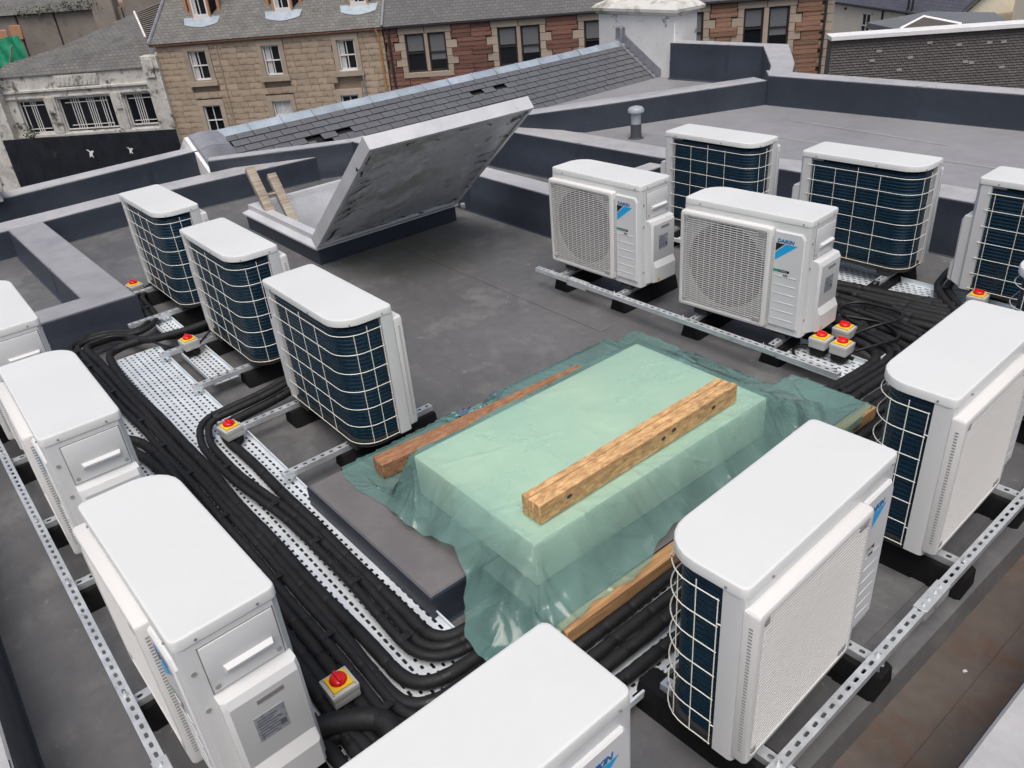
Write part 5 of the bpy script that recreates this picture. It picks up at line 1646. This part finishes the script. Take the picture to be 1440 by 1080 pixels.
# ---- slate hung wall with white coping (right)
sw = site('slate_hung_wall', 30, 'long grey slate hung wall with a white coping at the top right', 'wall')
MB().box(7.66, 26, .05, .6, -10, -1.92).build('wall_core', M['greyslate'], sw, 0)
mb = MB(); z = -1.96; r_ = 0
while z > -4.2:
    x_ = 7.66-(.09 if r_ % 2 else 0)
    while x_ < 16.5:
        w_ = .18
        jit = .006*rng.random()
        mb.add([(max(x_, 7.66)+.005, .045-.01, z), (min(x_+w_, 26)-.005, .045-.01, z), (min(x_+w_, 26)-.005, -.004-jit, z-.092), (max(x_, 7.66)+.005, -.004-jit, z-.092),
                (max(x_, 7.66)+.005, .05, z-.093), (min(x_+w_, 26)-.005, .05, z-.093)], [(0, 3, 2, 1), (3, 4, 5, 2)])
        x_ += w_
    z -= .086; r_ += 1
tag(mb.build('hung_slates', M['greyslate'], sw, 0), kind='stuff')
for i, (x_, z_) in enumerate(((9.15, -2.33), (8.97, -2.62), (10.75, -2.17), (11.7, -2.3), (12.65, -2.3), (13.1, -2.3), (12.0, -2.85), (12.2, -2.9), (13.2, -3.1), (10.2, -2.6), (9.9, -2.98))):
    MB().rbox(x_, x_+.17, -.016, .03, z_-.085, z_, .004, 1).build('pale_slate', M['shroud'], sw)
MB().rbox(7.60, 26, -.14, .66, -1.93, -1.79, .01, 1).build('coping', M['wpaint'], sw)
mb = MB()
pe = [(10.1, -1.80), (10.74, -1.50), (11.95, -1.80)]
mb.prism([(p_[0], p_[1]) for p_ in pe], .65, .9, xf=Matrix(((1, 0, 0, 0), (0, 0, 1, 0), (0, 1, 0, 0), (0, 0, 0, 1))))
pd = mb.build('gable_wall', M['greyslate'], sw, 0)
mb = MB(); mb.tube([(10.05, .7, -1.81), (10.74, .7, -1.48), (12.0, .7, -1.80)], .05, 4); mb.build('gable_coping', M['wpaint'], pd)

# ---- cream house (top right)
ea, eb = Vector((-31.86, 53.77, 0)), Vector((-21.44, 47.83, 0))
ang = math.atan2(eb.y-ea.y, eb.x-ea.x)
ch_ = empty('cream_house', (ea.x, ea.y, 0), ang, 'cream rendered house with a dark slate roof at the top right', 'building')
MB().box(-4, 12.0, .12, 8, -10.5, -4.05).build('wall', M['cream'], ch_, 0)
mb = MB(); pr2 = R(38)
mb.add([(-4, 0, -4.02), (12.3, 0, -4.02), (12.3, 5*math.cos(pr2), -4.02+5*math.sin(pr2)), (-4, 5*math.cos(pr2), -4.02+5*math.sin(pr2))], [(0, 1, 2, 3)])
mb.build('roof', M['creamroof'], ch_, 0, uv=lambda c: (c.x, c.y*1.27))
mb = MB(); mb.add([(12.0, .3, -10.5), (12.0, 8, -10.5), (12.0, 8, -4.05), (12.0, 4.2, -.7), (12.0, .3, -4.0)], [(0, 1, 2, 3, 4)]); mb.build('gable_wall', M['cream'], ch_, 0)
MB().tube([(12.3, -.05, -4.06), (12.3, 5*math.cos(pr2), -4.06+5*math.sin(pr2))], .12, 6).build('verge_board', M['gutb'], ch_)
MB().tube([(-4, -.06, -4.08), (12.3, -.06, -4.08)], .07, 6).build('eaves_gutter', M['gutb'], ch_)
MB().tube([(5.35, .05, -4.1), (5.35, .05, -10)], .06, 6).build('downpipe', M['gutb'], ch_)
for x_ in (7.75, 8.15): MB().tube([(x_, .1, -2.6), (x_, .1, -5)], .07, 6).build('soil_pipe', M['gutb'], ch_)
sash_window(ch_, 3.15, 4.2, -5.9, -4.42, .03, 'sash', True, None)
sash_window(ch_, 5.9, 7.0, -6.0, -4.75, .03, 'sash', True, None)
MB().rbox(.9, 1.1, .05, .15, -4.42, -4.3, .01, 1).build('wall_fitting', M['fan'], ch_)
# neighbouring wing with gable wall and flat roofs
nw = empty('cream_wing', (-15.2, 47.3, 0), R(-30), 'cream gable wing behind the long slate wall at the upper right edge', 'building')
MB().box(-4.6, 8, 0, 6, -10.5, -2.6).build('wall', M['cream'], nw, 0)
mb = MB(); mb.add([(1.2, -.6, -4.9), (8, -.6, -4.9), (8, 3.5, -1.2), (3.6, 3.5, -1.2)], [(0, 1, 2, 3)]); mb.build('roof', M['oldgrey'], nw, 0)
gf = empty('flat_roof_annex', (0, 0, 0), 0, 'dark flat roofed annex between the slate wall and the cream house', 'building')
MB().prism([(-21.0, 38.2), (-18.5, 36.5), (-15.0, 38.9), (-17.2, 42.5), (-20.2, 42.3)], -3.25, -3.0).build('roof', M['feltroof'], gf, 0)
MB().prism([(-20.8, 38.3), (-18.5, 36.8), (-15.2, 39.0), (-17.3, 42.3), (-20.1, 42.0)], -10.5, -3.26).build('wall', M['cream'], gf, 0)
ga = empty('grey_roof_annex', (0, 0, 0), 0, 'greenish low pitched roof beyond the right part of the slate wall', 'building')
MB().prism([(-15.6, 40.6), (-12.0, 39.0), (-10.5, 42.5), (-14.2, 44.0)], [-4.0, -4.0, -3.3, -3.3], [-3.85, -3.85, -3.1, -3.1]).build('roof', M['feltroof'], ga, 0)
MB().prism([(-15.4, 40.8), (-12.1, 39.3), (-10.7, 42.3), (-14.0, 43.7)], -10.5, -4.02).build('wall', M['cream'], ga, 0)
